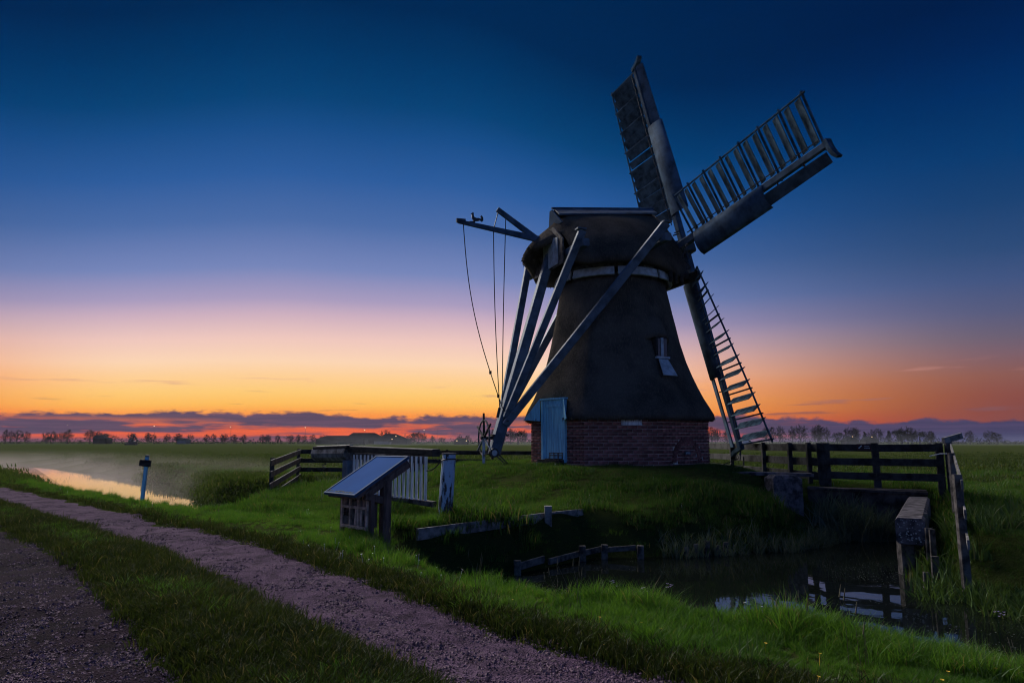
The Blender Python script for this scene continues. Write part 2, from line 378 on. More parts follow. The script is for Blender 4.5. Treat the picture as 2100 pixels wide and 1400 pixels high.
def gravel_mat(nm='pinkish_crushed_gravel', k_=1.0):
    m = bpy.data.materials.new(nm); m.use_nodes = True
    n = m.node_tree.nodes; l = m.node_tree.links; T = NT(n, l); p = n['Principled BSDF']
    t = T.new('ShaderNodeTexCoord'); v = t.outputs['Object']
    vo = T.new('ShaderNodeTexVoronoi'); l.new(v, vo.inputs['Vector']); vo.inputs['Scale'].default_value = 60
    big = T.noise(v, 1.3, 5, .6)
    c = T.mix(T.mr(vo.outputs['Color'], .2, .8), (.122, .074, .118, 1), (.046, .028, .050, 1))
    c = T.mix(T.mr(big, .4, .65, 0, .7), c, (.150, .096, .140, 1))
    c = T.mix(T.mr(T.noise(v, 3.0, 6, .7), .48, .66, 0, .8), c, (.022, .014, .024, 1))
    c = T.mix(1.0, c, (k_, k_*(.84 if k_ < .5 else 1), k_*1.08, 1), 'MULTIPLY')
    l.new(c, p.inputs['Base Color']); p.inputs['Roughness'].default_value = 1; p.inputs['Specular IOR Level'].default_value = .04
    b = T.new('ShaderNodeBump'); b.inputs['Distance'].default_value = .03; l.new(T.m('ADD', vo.outputs['Distance'], T.noise(v, 9.0, 4, .6)), b.inputs['Height']); l.new(b.outputs[0], p.inputs['Normal'])
    return m
m_gravel = gravel_mat(); m_gravel2 = gravel_mat('dark_violet_gravel', .20)  # second version: same gravel, darker and more violet, for the left track
def track(a, b, nm, mat):
    ss = np.concatenate([np.arange(-6, 32, .16), np.arange(32, 130, 1.5)]); vs = []; fs = []; nc = 13
    for s in ss:
        sh = float(shift(s)); ja = .10*math.sin(s*2.1+a)+.06*math.sin(s*5.3+a*2)+.05*math.sin(s*11); jb = .09*math.sin(s*1.7+b)+.06*math.sin(s*6.1+b*3)+.05*math.sin(s*9.4)
        for k in range(nc): o = (a+ja)+((b+jb)-(a+ja))*k/(nc-1)+sh; vs.append((s, o))
    S = np.array(vs); X, Y = xy(S[:,0], S[:,1]); Z = terrain(X, Y)+.012
    edge = np.tile(np.array([1]+[0]*(nc-2)+[1]), len(ss)); Z = Z-edge*.05+wob(X, Y, 7.0, 0, 8)*.006
    for i in range(len(ss)-1):
        for k in range(nc-1): q = i*nc+k; fs.append((q, q+1, q+nc+1, q+nc))
    mb = MB(); mb.v = list(zip(X.tolist(), Y.tolist(), Z.tolist())); mb.f = fs
    o = mb.build(nm, mat, smooth=True); setp(o, kind='structure'); return o
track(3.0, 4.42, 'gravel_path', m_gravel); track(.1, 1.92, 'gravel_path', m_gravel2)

# ------------------------------------------------------------------ the windmill
CA = rad(20.3); AX = Vector((3.93, MY, MZ))
E1 = Vector((math.cos(CA), math.sin(CA), 0)); T1 = Vector((math.sin(CA), -math.cos(CA), 0)); Z1 = Vector((0,0,1))
def L(x, w, z): return AX+E1*x+T1*w+Z1*z
mill = root('windmill', (MX, MY, MZ), 'dark thatched windmill on a brick base with four slatted sails', 'windmill')
# brick octagon
AL = rad(-4.6)
APO = 3.07; SIDE = 2*APO*math.tan(math.pi/8); WH = 1.66
def face(k):                                        # outward normal, tangent (to the right seen from outside), centre
    a = AL+k*math.pi/4; nrm = Vector((math.sin(a), -math.cos(a), 0)); tg = Vector((math.cos(a), math.sin(a), 0)); return nrm, tg, Vector((MX, MY, MZ))+nrm*APO
core = MB(); ring = []
for k in range(8):
    nrm, tg, c = face(k); cc = Vector((MX, MY, MZ))+nrm*(APO-.025); ring.append(cc-tg*(APO-.025)*math.tan(math.pi/8))
core.poly([p-Z1*.5 for p in ring], Z1*(WH+.5))
wall = core.build('brick_wall', m_mortar, mill)
brick_me = {}
def brick_mesh(w, h):
    key = (round(w, 3), round(h, 3))
    if key not in brick_me:
        mb = MB(); mb.beam((-w/2, 0, 0), (w/2, 0, 0), .07, h, side=(0, 1, 0), bev=.10)
        me = bpy.data.meshes.new('brick'); me.from_pydata(mb.v, [], mb.f); me.materials.append(m_brick); brick_me[key] = me
    return brick_me[key]
WMI = WM[mill.name].inverted()
nb = 0
def put_brick(p, tg, nrm, w, h, roll=0.0):
    global nb
    o = bpy.data.objects.new('brick', brick_mesh(w, h)); COL.objects.link(o); o.parent = wall
    M = Matrix((tg, -nrm, Z1)).transposed().to_4x4(); M.translation = p+nrm*random.uniform(-.006, .004)
    o.matrix_local = WMI @ M @ Matrix.Rotation(roll, 4, 'Y'); nb += 1
COURSE = .114; BL = .318
DOOR = (-.60, .46)                                  # door opening on the left-hand face, along its tangent
for k in range(8):
    nrm, tg, c = face(k); shown = k in (7, 0, 1)
    if not shown:                                   # faces turned away: one joined sheet of courses
        mb = MB()
        for r in range(15):
            z = -.05+COURSE*(r+.5); off = (r % 2)*BL/2; u = -SIDE/2-off
            while u < SIDE/2-.04:
                a, b = max(u, -SIDE/2), min(u+BL-.014, SIDE/2)
                if b-a > .03:
                    M = Matrix((tg, -nrm, Z1)).transposed(); mb.box(c+tg*((a+b)/2)+Z1*z, (b-a, .05, COURSE-.014), M)
                u += BL
        s = mb.build('brickwork', m_brick, wall); s['kind'] = 'stuff'; continue
    for r in range(15):
        z = -.05+COURSE*(r+.5); off = (r % 2)*BL/2; u = -SIDE/2-off
        while u < SIDE/2-.04:
            a, b = max(u, -SIDE/2), min(u+BL-.026, SIDE/2); u += BL
            segs = [(a, b)]
            if k == 7:
                segs = [(x0, x1) for x0, x1 in ((a, min(b, DOOR[0])), (max(a, DOOR[1]), b)) if x1-x0 > .04]
            for x0, x1 in segs:
                if k == 1:                          # the bricked-up arch in the right-hand face
                    um, zz = (x0+x1)/2-.0, z-.12
                    if abs(math.hypot(um, zz)-.72) < .085 and zz > -.02: continue
                if x1-x0 > .04: put_brick(c+tg*((x0+x1)/2)+Z1*z, tg, nrm, x1-x0, COURSE-.024)
nrm, tg, c = face(1)
for i in range(19):
    t = math.pi*(i+.5)/19; put_brick(c+nrm*.008+tg*(math.cos(t)*.72)+Z1*(.12+math.sin(t)*.72), tg, nrm, .17, .105, -t)
mb = MB(); M = Matrix((tg, -nrm, Z1)).transposed(); mb.box(c+nrm*.045+tg*-.02+Z1*.42, (.34, .015, .12), M); pl = mb.build('number_plate', m_conc, wall)
mb = MB()
for i in range(5): mb.box(c+nrm*.055+tg*(-.12+i*.05)+Z1*(.42+(.012 if i % 2 else -.008)), (.034, .008, .05), M)
mb.build('lettering', m_white2, wall)
nrm, tg, c = face(0); M = Matrix((tg, -nrm, Z1)).transposed()
mb = MB(); mb.box(c+nrm*.05+tg*.27+Z1*1.46, (.66, .05, .27), M); mb.build('shutter_board', m_slat, mill)
# stone plinth strip and ledge by the door
nrm, tg, c = face(7); M = Matrix((tg, -nrm, Z1)).transposed()
dw = DOOR[1]-DOOR[0]; dc = (DOOR[0]+DOOR[1])/2; fr = root
dmb = MB(); dmb.box(c+nrm*.03+tg*dc+Z1*1.2, (dw, .04, 2.02), M); door = dmb.build('door', m_dark, mill)
np_ = 8
for i in range(np_):
    mb = MB(); mb.box(c+nrm*(.075+random.uniform(-.003,.003))+tg*(DOOR[0]+.05+(dw-.1)*(i+.5)/np_)+Z1*1.22, ((dw-.1)/np_-.008, .03, 1.98), M); mb.build('plank', m_white, door)
mb = MB(); mb.box(c+nrm*.10+tg*dc+Z1*2.02, (dw-.12, .02, .10), M); mb.build('ledge', m_white, door)
mb = MB()
for sgn in (DOOR[0]-.0, DOOR[1]+.0): mb.box(c+nrm*.07+tg*sgn+Z1*1.15, (.10, .12, 2.1), M)
mb.build('door_frame', m_white, mill)
for nm, (u0, q) in (('cheek_board', (DOOR[0]-.06, 1)), ('cheek_board', (DOOR[1]+.06, -1))):   # boarded cheeks that carry the thatch round the door
    mb = MB(); b0 = c+tg*u0; mb.poly([b0+nrm*.16+Z1*1.50, b0+nrm*.16+Z1*2.27, b0-tg*.46*q+nrm*.50+Z1*1.54], nrm*.03); fix_normals(mb.build(nm, m_white, mill))
mb = MB(); mb.box(c+nrm*.07+tg*dc+Z1*2.25, (dw+.16, .16, .06), M); mb.build('door_head', m_white, mill)
mb = MB(); mb.box(c+nrm*.20+tg*(dc+.0)+Z1*.10, (dw, .34, .20), M); mb.build('doorstep', m_dark, mill)
mb = MB()
for z in (.34, .42): mb.box(c+nrm*.13+tg*(dc+.16)+Z1*z, (.66, .025, .025), M)
for i in range(4): mb.box(c+nrm*.13+tg*(dc-.15+.2*i)+Z1*.30, (.025, .025, .25), M)
mb.build('boot_rail', m_greyd, mill)
mb = MB(); mb.box(c+nrm*.5+tg*-.5+Z1*-.02, (.9, .3, .06), M); mb.build('stepping_stone', m_conc, mill)

# thatched body: rounded octagon that flares towards the eaves
prof = [(1.52,3.16),(1.50,3.38),(1.58,3.47),(1.72,3.43),(1.95,3.31),(2.3,3.12),(2.68,2.95),(3.1,2.78),(3.6,2.61),(4.3,2.42),(5.0,2.28),(5.7,2.14),(6.3,2.03),(6.75,1.97)]
NS = 96; vs = []; fs = []
for j, (z, r) in enumerate(prof):
    oct_ = .75*max(0, 1-(z-1.5)/6)+.15
    for i in range(NS):
        th = 2*math.pi*i/NS; q = (th-AL+math.pi/8) % (math.pi/4)-math.pi/8
        ro = math.cos(math.pi/8)/math.cos(q)*1.045
        rr = r*((1-oct_)+oct_*ro)*(1+.004*random.uniform(-1, 1))+(.012*random.uniform(-1, 1) if j > 1 else 0)
        vs.append((MX+math.sin(th)*rr-.04*(z-1.6)/5, MY-math.cos(th)*rr, MZ+z+(random.uniform(-.02, .02) if j < 3 else 0)))
for j in range(len(prof)-1):
    for i in range(NS): fs.append((j*NS+i, j*NS+(i+1) % NS, (j+1)*NS+(i+1) % NS, (j+1)*NS+i))
fs.append(tuple(range(NS))[::-1]); fs.append(tuple((len(prof)-1)*NS+i for i in range(NS)))
# cut the thatch back over the door: push those vertices inwards
nrm, tg, c = face(7); c2 = c
for idx, v in enumerate(vs):
    p = Vector(v); u = (p-c).dot(tg); dpt = (p-c).dot(nrm); z = p.z-MZ
    if DOOR[0]-.05 < u < DOOR[1]+.05 and z < 2.28 and dpt > -.2: vs[idx] = tuple(p-nrm*(dpt+.12))
tb = MB(); tb.v = vs; tb.f = fs; body = tb.build('thatched_body', m_thatch, mill, smooth=True)
# ragged reed ends at the eaves
mb = MB()
for i in range(900):
    th = random.uniform(0, 2*math.pi); q = (th-AL+math.pi/8) % (math.pi/4)-math.pi/8
    oct_ = .75*.98+.15; rr = random.uniform(3.22, 3.5)*((1-oct_)+oct_*math.cos(math.pi/8)/math.cos(q)*1.045)
    p = Vector((MX+math.sin(th)*rr, MY-math.cos(th)*rr, MZ+1.58)); o_ = Vector((math.sin(th), -math.cos(th), 0))
    if abs((p-c).dot(tg)-dc) < .62 and (p-c).dot(nrm) > -.3: continue
    e = p+o_*random.uniform(.0, .05)-Z1*random.uniform(.08, .16); s_ = Vector((-o_.y, o_.x, 0))*.02
    mb.add([p-s_, p+s_, e], [(0,1,2)])
x = mb.build('reed_ends', m_thatch, body); x['kind'] = 'stuff'
mb = MB()
for i in range(7000):
    th = random.uniform(0, 2*math.pi); z = random.uniform(1.7, 6.5); r = float(np.interp(z, [q[0] for q in prof[2:]], [q[1] for q in prof[2:]])); oct_ = .75*max(0, 1-(z-1.5)/6)+.15
    q = (th-AL+math.pi/8) % (math.pi/4)-math.pi/8; rr = r*((1-oct_)+oct_*math.cos(math.pi/8)/math.cos(q)*1.045)-.015
    o_ = Vector((math.sin(th), -math.cos(th), 0)); p = Vector((MX-.04*(z-1.6)/5, MY, MZ+z))+o_*rr
    if abs((p-c).dot(tg)-dc) < .75 and z < 2.6 and (p-c).dot(nrm) > -.9: continue
    e = p+o_*random.uniform(.03, .07)-Z1*random.uniform(.05, .16); s_ = Vector((-o_.y, o_.x, 0))*random.uniform(.008, .02)
    mb.add([p-s_, p+s_, e], [(0,1,2)])
x = mb.build('reed_stubs', m_thatch, body); x['kind'] = 'stuff'
# small window let into the thatch
wa = AL+rad(33); wnrm = Vector((math.sin(wa), -math.cos(wa), 0)); wtg = Vector((math.cos(wa), math.sin(wa), 0)); wc = Vector((MX, MY, MZ))
Mw = Matrix((wtg, -wnrm, Z1)).transposed()
mb = MB(); mb.box(wc+wnrm*2.40+Z1*3.98, (.52, .5, .74), Mw); win = mb.build('window', m_dark, mill)
mb = MB(); mb.box(wc+wnrm*2.655+wtg*.02+Z1*3.98, (.40, .012, .62), Mw); mb.build('pane', m_glass, win)
mb = MB(); mb.box(wc+wnrm*2.67+wtg*.0+Z1*3.98, (.11, .03, .68), Mw); mb.build('mullion', m_white2, win)
mb = MB(); mb.box(wc+wnrm*2.68+Z1*3.63, (.56, .12, .07), Mw); mb.build('sill', m_white2, win)
mb = MB()
mb.poly([wc+wnrm*2.70+wtg*-.20+Z1*3.56, wc+wnrm*2.70+wtg*.20+Z1*3.56, wc+wnrm*2.99+wtg*.34+Z1*2.98, wc+wnrm*2.97+wtg*.05+Z1*2.99, wc+wnrm*2.99+wtg*-.26+Z1*2.99], wnrm*.03+Z1*.015)
fix_normals(mb.build('apron_board', m_white2, win))
hood = MB(); hv = []; NHX = 9                       # thatched eyebrow above it
for j in range(6):
    for i in range(NHX):
        u = -1+2*i/(NHX-1); f = j/5; arch = (1-u*u)
        zz = 4.18+.22*arch+f*.85; rb_ = float(np.interp(zz, [q[0] for q in prof[2:]], [q[1] for q in prof[2:]])); hv.append(wc+wtg*(u*.62)+wnrm*(math.sqrt(rb_**2-(u*.62)**2)-.10+(.42*(1-f)**.7)*arch**.8)+Z1*zz)
hood.add(hv, [(j*NHX+i, j*NHX+i+1, (j+1)*NHX+i+1, (j+1)*NHX+i) for j in range(5) for i in range(NHX-1)])
ho = hood.build('eyebrow_thatch', m_thatch, win, smooth=True); md = ho.modifiers.new('t', 'SOLIDIFY'); md.thickness = .14; md.offset = -1

# curb: the white ring that carries the cap
for k in range(8):
    a0 = AL+k*math.pi/4+.03; a1 = AL+(k+1)*math.pi/4-.03; mb = MB(); n = 6; pts = []
    for i in range(n+1):
        a = a0+(a1-a0)*i/n
        for r, z in ((2.18,6.58),(2.24,6.60),(2.16,6.90),(2.10,6.90)): pts.append(Vector((MX-.04+math.sin(a)*r, MY-math.cos(a)*r, MZ+z)))
    f = []
    for i in range(n):
        for q in range(4): f.append((i*4+q, i*4+(q+1) % 4, i*4+4+(q+1) % 4, i*4+4+q))
    f += [(3,2,1,0), tuple(n*4+q for q in range(4))]
    fix_normals(mb.add(pts, f).build('curb_board', m_white2, mill))
mb = MB(); pts = []; n = 48
for i in range(n):
    a = 2*math.pi*i/n
    for r, z in ((1.9,6.90),(2.02,6.92),(2.05,7.06),(1.9,7.10)): pts.append(Vector((MX-.04+math.sin(a)*r, MY-math.cos(a)*r, MZ+z)))
fix_normals(mb.add(pts, [(i*4+q, i*4+(q+1) % 4, ((i+1) % n)*4+(q+1) % 4, ((i+1) % n)*4+q) for i in range(n) for q in range(4)]).build('roller_ring', m_greyd, mill))

# cap
cs = [(-3.55,.70,7.52,7.90),(-3.32,1.0,7.42,8.16),(-2.96,1.38,7.26,8.48),(-2.58,1.80,7.05,8.82),(-2.36,2.0,6.90,9.10),(-2.15,2.08,6.90,9.36),(-1.6,2.2,6.97,9.44),(-.8,2.34,7.07,9.54),(.0,2.34,7.09,9.64),(.7,2.2,7.02,9.72),(1.25,1.98,6.92,9.78),(1.6,1.78,6.88,9.80),(1.95,1.54,6.86,9.60),(2.3,1.26,6.90,9.34),(2.62,.98,6.96,8.96),(2.84,.78,7.0,8.66)]
vs = []; NP = 25
for x, b, ze, zr in cs:
    for i in range(NP):
        q = 1-2*i/(NP-1); u = 1-abs(q)                # up one flank, over the ridge, down the other
        w = math.copysign(b*(1-u**1.45), q) if u < 1 else 0.0; z = ze+(zr-ze)*u**.93
        vs.append(L(x+random.uniform(-.012,.012), w+random.uniform(-.014,.014), z+random.uniform(-.012,.012)))
def kept(j, i):                                     # the near flank stops short at the rear, leaving the boarding open
    return not (j < 3 and i < 8)
fs = [(j*NP+i, j*NP+i+1, (j+1)*NP+i+1, (j+1)*NP+i) for j in range(len(cs)-1) for i in range(NP-1) if kept(j, i)]
fs.append(tuple((len(cs)-1)*NP+i for i in range(NP)))
cb = MB(); cb.add(vs, fs); cap = cb.build('cap_thatch', m_thatch, mill, smooth=True); fix_normals(cap)
md = cap.modifiers.new('thick', 'SOLIDIFY'); md.thickness = .24; md.offset = -1
mb = MB(); pv = [Vector(v) for v in vs]
for i in range(3600):
    j = random.randrange(len(cs)-1); k = random.choice([q for q in range(NP-1) if q not in (10,11,12,13)])
    if not kept(j, k): continue
    u, v = random.random(), random.random(); a_, b_, c_, d_ = pv[j*NP+k], pv[j*NP+k+1], pv[(j+1)*NP+k], pv[(j+1)*NP+k+1]
    p = (a_*(1-u)+b_*u)*(1-v)+(c_*(1-u)+d_*u)*v; dn = ((a_-b_) if k < 12 else (b_-a_)).normalized(); ou = (p-L(p.dot(E1)-AX.dot(E1), 0, 7.6)); ou.normalize()
    s_ = dn.cross(ou).normalized()*random.uniform(.008, .018); mb.add([p-s_, p+s_, p+dn*random.uniform(.04, .10)+ou*random.uniform(.01, .025)], [(0,1,2)])
x = mb.build('reed_stubs', m_thatch, cap); x['kind'] = 'stuff'
# ridge capping
mb = MB(); mb.poly([L(-2.42,.34,9.16), L(-2.42,0,9.46), L(-2.42,-.34,9.16), L(-2.42,-.30,9.12), L(-2.42,0,9.38), L(-2.42,.30,9.12)], E1*.001)
mb = MB()
for sg in (1, -1):
    mb.add([L(-2.5,.02*sg,9.44), L(1.75,.02*sg,9.92), L(1.75,.36*sg,9.68), L(-2.5,.44*sg,9.12), L(-2.5,.02*sg,9.38), L(1.75,.02*sg,9.86), L(1.75,.35*sg,9.63), L(-2.5,.43*sg,9.06)],
           [(0,1,2,3),(7,6,5,4),(0,3,7,4),(1,5,6,2),(3,2,6,7),(0,4,5,1)])
fix_normals(mb.build('ridge_board', m_strut, cap))
mb = MB(); mb.beam(L(-2.6,0,9.44), L(1.8,0,9.95), .10, .07); mb.build('ridge_pole', m_steel, cap)
mb = MB(); mb.poly([L(-2.42,.62,8.74), L(-2.60,.10,9.34), L(-2.60,-.10,9.34), L(-2.42,-.62,8.74)], -E1*.05); fix_normals(mb.build('ridge_end_board', m_steel, cap))
# rear boarding, set back under the hood
mb = MB(); mb.poly([L(-2.78,1.3,7.0), L(-2.78,1.3,7.9), L(-2.78,.5,8.55), L(-2.78,-.5,8.55), L(-2.78,-1.3,7.9), L(-2.78,-1.3,7.0)], E1*.06); rb = fix_normals(mb.build('rear_boarding', m_greyd, cap))
for i in range(6):
    w = .98-i*.22; mb = MB(); mb.poly([L(-2.80,w,7.05), L(-2.80,w,8.25-abs(w)*.25), L(-2.80,w-.20,8.25-abs(w-.2)*.25), L(-2.80,w-.20,7.05)], -E1*.03); fix_normals(mb.build('board', m_white2, cap))
# front breast of the cap behind the sails
mb = MB(); mb.beam(L(2.86,-1.35,7.05), L(2.86,1.35,7.05), .14, .34, side=E1); mb.build('breast_beam', m_dark, mill)
mb = MB()
for i, (x, w) in enumerate(((1.55,1.7),(1.9,1.55),(1.2,1.9))): mb.tube([L(x,w,6.95), L(x+.05,w-.02,6.7), L(x+.1,w-.08,6.55)], .09, 8, .07)
mb.build('bearing_block', m_dark, mill)

# tail: cross beams, pole, braces
def part(name, mat, p, q, w, h, side=None, **k):
    mb = MB(); mb.beam(p, q, w, h, side, **k); return mb.build(name, mat, mill)
part('cross_beam', m_strut, L(.32,3.22,7.74), L(.32,-3.22,7.74), .26, .28)
part('cross_beam', m_strut, L(-2.5,2.62,7.42), L(-2.5,-2.62,7.42), .24, .26)
pole = part('tail_pole', m_strut, L(-2.52,0,8.15), L(-4.87,0,.35), .30, .30, T1, w2=.40, h2=.38)
mb = MB(); mb.box(L(-2.5,0,8.12), (.36,.36,.05), Matrix.Rotation(CA,3,'Z')); mb.build('pole_collar', m_iron, pole)
for sg in (1, -1):
    part('long_brace', m_strut, L(.36,3.06*sg,8.26), L(-4.52,.24*sg,1.38), .20, .30, T1, w2=.18, h2=.26)
    part('short_brace', m_strut, L(-2.56,2.46*sg,7.86), L(-4.50,.28*sg,1.62), .20, .26, T1, w2=.17, h2=.24)
    for x, w, z in ((-2.62,2.46,7.90),(.36,3.06,8.3)):
        mb = MB(); mb.box(L(x,w*sg,z), (.32,.26,.05), Matrix.Rotation(CA,3,'Z')); mb.build('brace_cap', m_strut, mill)
part('brace_strap', m_iron, L(-4.50,.42,1.50), L(-4.50,-.42,1.50), .08, .05)
part('tail_strap', m_iron, L(-4.95,.0,1.02), L(-4.35,.0,1.02), .28, .06, T1)
# winding wheel with six handled spokes
HW = L(-5.22,0,.93)
mb = MB(); mb.tube([HW+(T1*math.cos(a)+Z1*math.sin(a))*.60 for a in [2*math.pi*i/32 for i in range(33)]], .032, 6); wheel = mb.build('winding_wheel', m_greyd, mill)
for i in range(6):
    a = math.pi/2+i*math.pi/3+.04; d = T1*math.cos(a)+Z1*math.sin(a); mb = MB(); mb.beam(HW, HW+d*(.84 if i != 3 else .70), .085, .06, E1, w2=.06, h2=.05); mb.build('spoke', m_strut if i in (2,3,4) else m_dark, wheel)
mb = MB(); mb.tube([HW-E1*.12, HW+E1*.45], .06, 8); mb.build('axle', m_iron, wheel)
mb = MB(); mb.beam(HW+Z1*.05, Vector((HW.x, HW.y, MZ-.15)), .10, .10); mb.build('wheel_post', m_white2, wheel)
mb = MB(); c_ = L(-4.95,.25,.42); mb.tube([c_-T1*.08, c_+T1*.08], .16, 14); mb.build('winch_drum', m_iron, mill)
mb = MB(); mb.tube([c_+T1*.09, c_+T1*.11], .10, 12); mb.build('drum_cap', m_white2, mill)
for dx in (.0, .12):
    p0 = L(-4.9+dx,.25,.38); p1 = L(-3.95+dx*.7,.9,-.1); mb = MB(); mb.tube([p0+(p1-p0)*t-Z1*.22*math.sin(math.pi*t) for t in [i/10 for i in range(11)]], .022, 6); mb.build('chain', m_iron, mill)
# brake lever and its ropes
lever = part('brake_lever', m_steel, L(-2.35,.05,8.08), L(-6.24,.05,8.50), .13, .26, T1, w2=.10, h2=.13)
part('lever_arm', m_steel, L(-3.0,.05,8.02), L(-4.78,.05,9.12), .12, .22, T1, w2=.11, h2=.18)
part('lever_stay', m_steel, L(-4.9,.05,8.42), L(-4.05,.05,8.22), .05, .05)
part('lever_stay', m_iron, L(-4.74,.05,9.05), L(-4.9,.05,8.42), .03, .03)
mb = MB(); mb.beam(L(-6.3,.05,8.53), L(-5.98,.05,8.54), .13, .14, T1); mb.build('lever_end', m_steel, mill)
rc = [(-.30,.00),(-.10,.00),(-.09,.05),(.02,.07),(.09,.10),(.16,.06),(.20,.10),(.19,.20),(.13,.27),(.10,.24),(.13,.18),(.10,.15),(.03,.17),(-.05,.16),(-.12,.18),(-.15,.26),(-.14,.31),(-.18,.34),(-.21,.31),(-.24,.29),(-.21,.27),(-.21,.16),(-.16,.08),(-.15,.04),(-.30,.03)]
RB = L(-5.52,.05,8.52); mb = MB(); mb.poly([RB+E1*x*1.05+Z1*z*1.1-T1*.03 for x, z in rc], T1*.06); fix_normals(mb.build('rooster_vane', m_iron, mill))
def rope(p, q, sag, knots=()):
    mb = MB(); n = 16; P = [p+(q-p)*(i/n)-Z1*sag*0+(-E1)*sag*math.sin(math.pi*i/n) for i in range(n+1)]
    mb.tube(P, .017, 5); o = mb.build('rope', m_rope, mill)
    for k in knots:
        c = P[k]; m2 = MB(); m2.tube([c+Z1*.06, c+Z1*.02, c-Z1*.05], .045, 7); m2.build('knot', m_rope, o)
P_low = L(-4.62,.2,1.95)
rope(L(-6.05,.05,8.42), P_low, .30, (13, 15)); rope(L(-4.92,.05,8.36), L(-4.72,.2,1.95), .05); rope(L(-4.45,.05,8.90), L(-4.63,.2,2.05), .02)
mb = MB(); a_ = L(-4.62,.24,1.95); b_ = L(-4.28,.24,1.62); mb.tube([a_+(b_-a_)*t+Z1*-.10*math.sin(math.pi*t) for t in [i/8 for i in range(9)]], .02, 5); mb.build('rope', m_rope, mill)
mb = MB(); mb.tube([L(-4.72,.2,1.95), L(-4.80,.2,1.62)], .05, 7); mb.build('pulley_block', m_iron, mill)

# ---- sails
TAU = rad(10.58); TH = rad(6.87); SL = 8.22
SN = E1*math.cos(TAU)+Z1*math.sin(TAU); SU = T1.cross(SN); SU = SU if SU.z > 0 else -SU
dA = SU*math.cos(TH)-T1*math.sin(TH); dB = T1*math.cos(TH)+SU*math.sin(TH)
HUB = Vector((6.665, 26.5, 9.2415))
mb = MB(); mb.tube([HUB-SN*2.4, HUB-SN*.6], .24, 12); mb.beam(HUB-SN*.6, HUB+SN*.62, .52, .52, dA); mb.build('windshaft', m_iron, mill)
def sail(r, w, off, lab, beta=rad(-23), tw=(16, 8)):
    base = HUB+SN*off
    def P(rr, ww, nn=0.0): return base+r*rr+w*ww+SN*nn
    mb = MB(); mb.beam(P(0,0), P(SL,0), .30, .26, w, w2=.19, h2=.16); s = mb.build('sail', m_steel, mill, label=lab)
    def lw(rr):                                     # lattice direction, twisted along the sail
        a = rad(tw[0]+(tw[1]-tw[0])*(rr-1.3)/6.8); return (w*math.cos(a)-SN*math.sin(a))
    WD = 1.72; nbar = 8; r0, r1 = 1.32, 8.02; bay = (r1-r0)/(nbar-1)
    for i in range(nbar):
        rr = r0+bay*i; d = lw(rr); mb = MB(); mb.beam(P(rr,-.16), P(rr,0)+d*(WD+.09), .055, .07, r); mb.build('bar', m_sailwood, s)
    mb = MB(); n = 12; top = [P(r0-.05+(r1-r0+.16)*i/n, 0)+lw(r0+(r1-r0)*i/n)*WD for i in range(n+1)]
    for i in range(n): mb.beam(top[i], top[i+1], .055, .055, w)
    mb.build('outer_lath', m_sailwood, s)
    for i in range(nbar-1):
        for h in (.27, .75):
            rr = r0+bay*(i+h); d = lw(rr); cdir = r*math.cos(beta)+SN*math.sin(beta)
            wd = .41 if not (h == .27 and i == 3) else .30
            a_, b_ = P(rr,0)+d*.17, P(rr,0)+d*(WD-.07)
            mb = MB(); mb.beam(a_, b_, wd, .022, cdir, bev=.2); mb.build('slat', m_sailwood, s)
    mb = MB(); mb.tube([P(1.1,.24,-.14), P(4,.24,-.12), P(7.9,.22,-.09)], .022, 5); mb.build('control_rod', m_iron, s)
    # inner wind board, curved like an aerofoil, then the narrow outer board
    pr = [(.10,-.14),(-.14,-.185),(-.36,-.18),(-.55,-.13),(-.72,-.04),(-.82,.08)]; ra, rz_ = 1.42, 5.35
    mb = MB(); vv = []
    for rr, sc in ((ra,1),(ra+.01,1),(3.2,.96),(rz_,.90)):
        for q, nn in pr: vv.append(P(rr, q*sc, nn*sc))
    k = len(pr); mb.add(vv, [(j*k+i, j*k+i+1, (j+1)*k+i+1, (j+1)*k+i) for j in range(3) for i in range(k-1)])
    o = mb.build('wind_board', m_steel, s, smooth=True); md = o.modifiers.new('t', 'SOLIDIFY'); md.thickness = .03
    mb = MB(); mb.add([P(rz_-.15,-.25,-.11), P(8.05,-.23,-.08), P(8.05,-.56,.05), P(rz_-.15,-.64,.06)], [(0,1,2,3)])
    o = mb.build('wind_board', m_steel, s); md = o.modifiers.new('t', 'SOLIDIFY'); md.thickness = .05
    for rr in (5.9, 7.1): part_ = MB(); part_.beam(P(rr,-.05), P(rr,-.34), .04, .04, r); part_.build('bracket', m_iron, s)
    cr = [(.14,8.10),(.0,8.16),(-.25,8.20),(-.48,8.30),(-.66,8.48),(-.62,8.60),(-.44,8.47),(-.22,8.38),(.0,8.34),(.16,8.30)]
    mb = MB(); mb.poly([P(8.12+(rr-8.12)*.72-.06, ww*.85, -.12) for ww, rr in cr], SN*.2); fix_normals(mb.build('tip_board', m_sailwood, s))
sail(dA, -dB, .3, 'upward sail with overlapping slats and broad curved wind board')
sail(dB, dA, -.1, 'sail reaching to the right with open slats and top lath')
sail(-dA, dB, .3, 'downward sail seen nearly edge on like a ladder', rad(-60), (30, -3))
sail(-dB, -dA, -.1, 'far sail hidden behind the mill body')
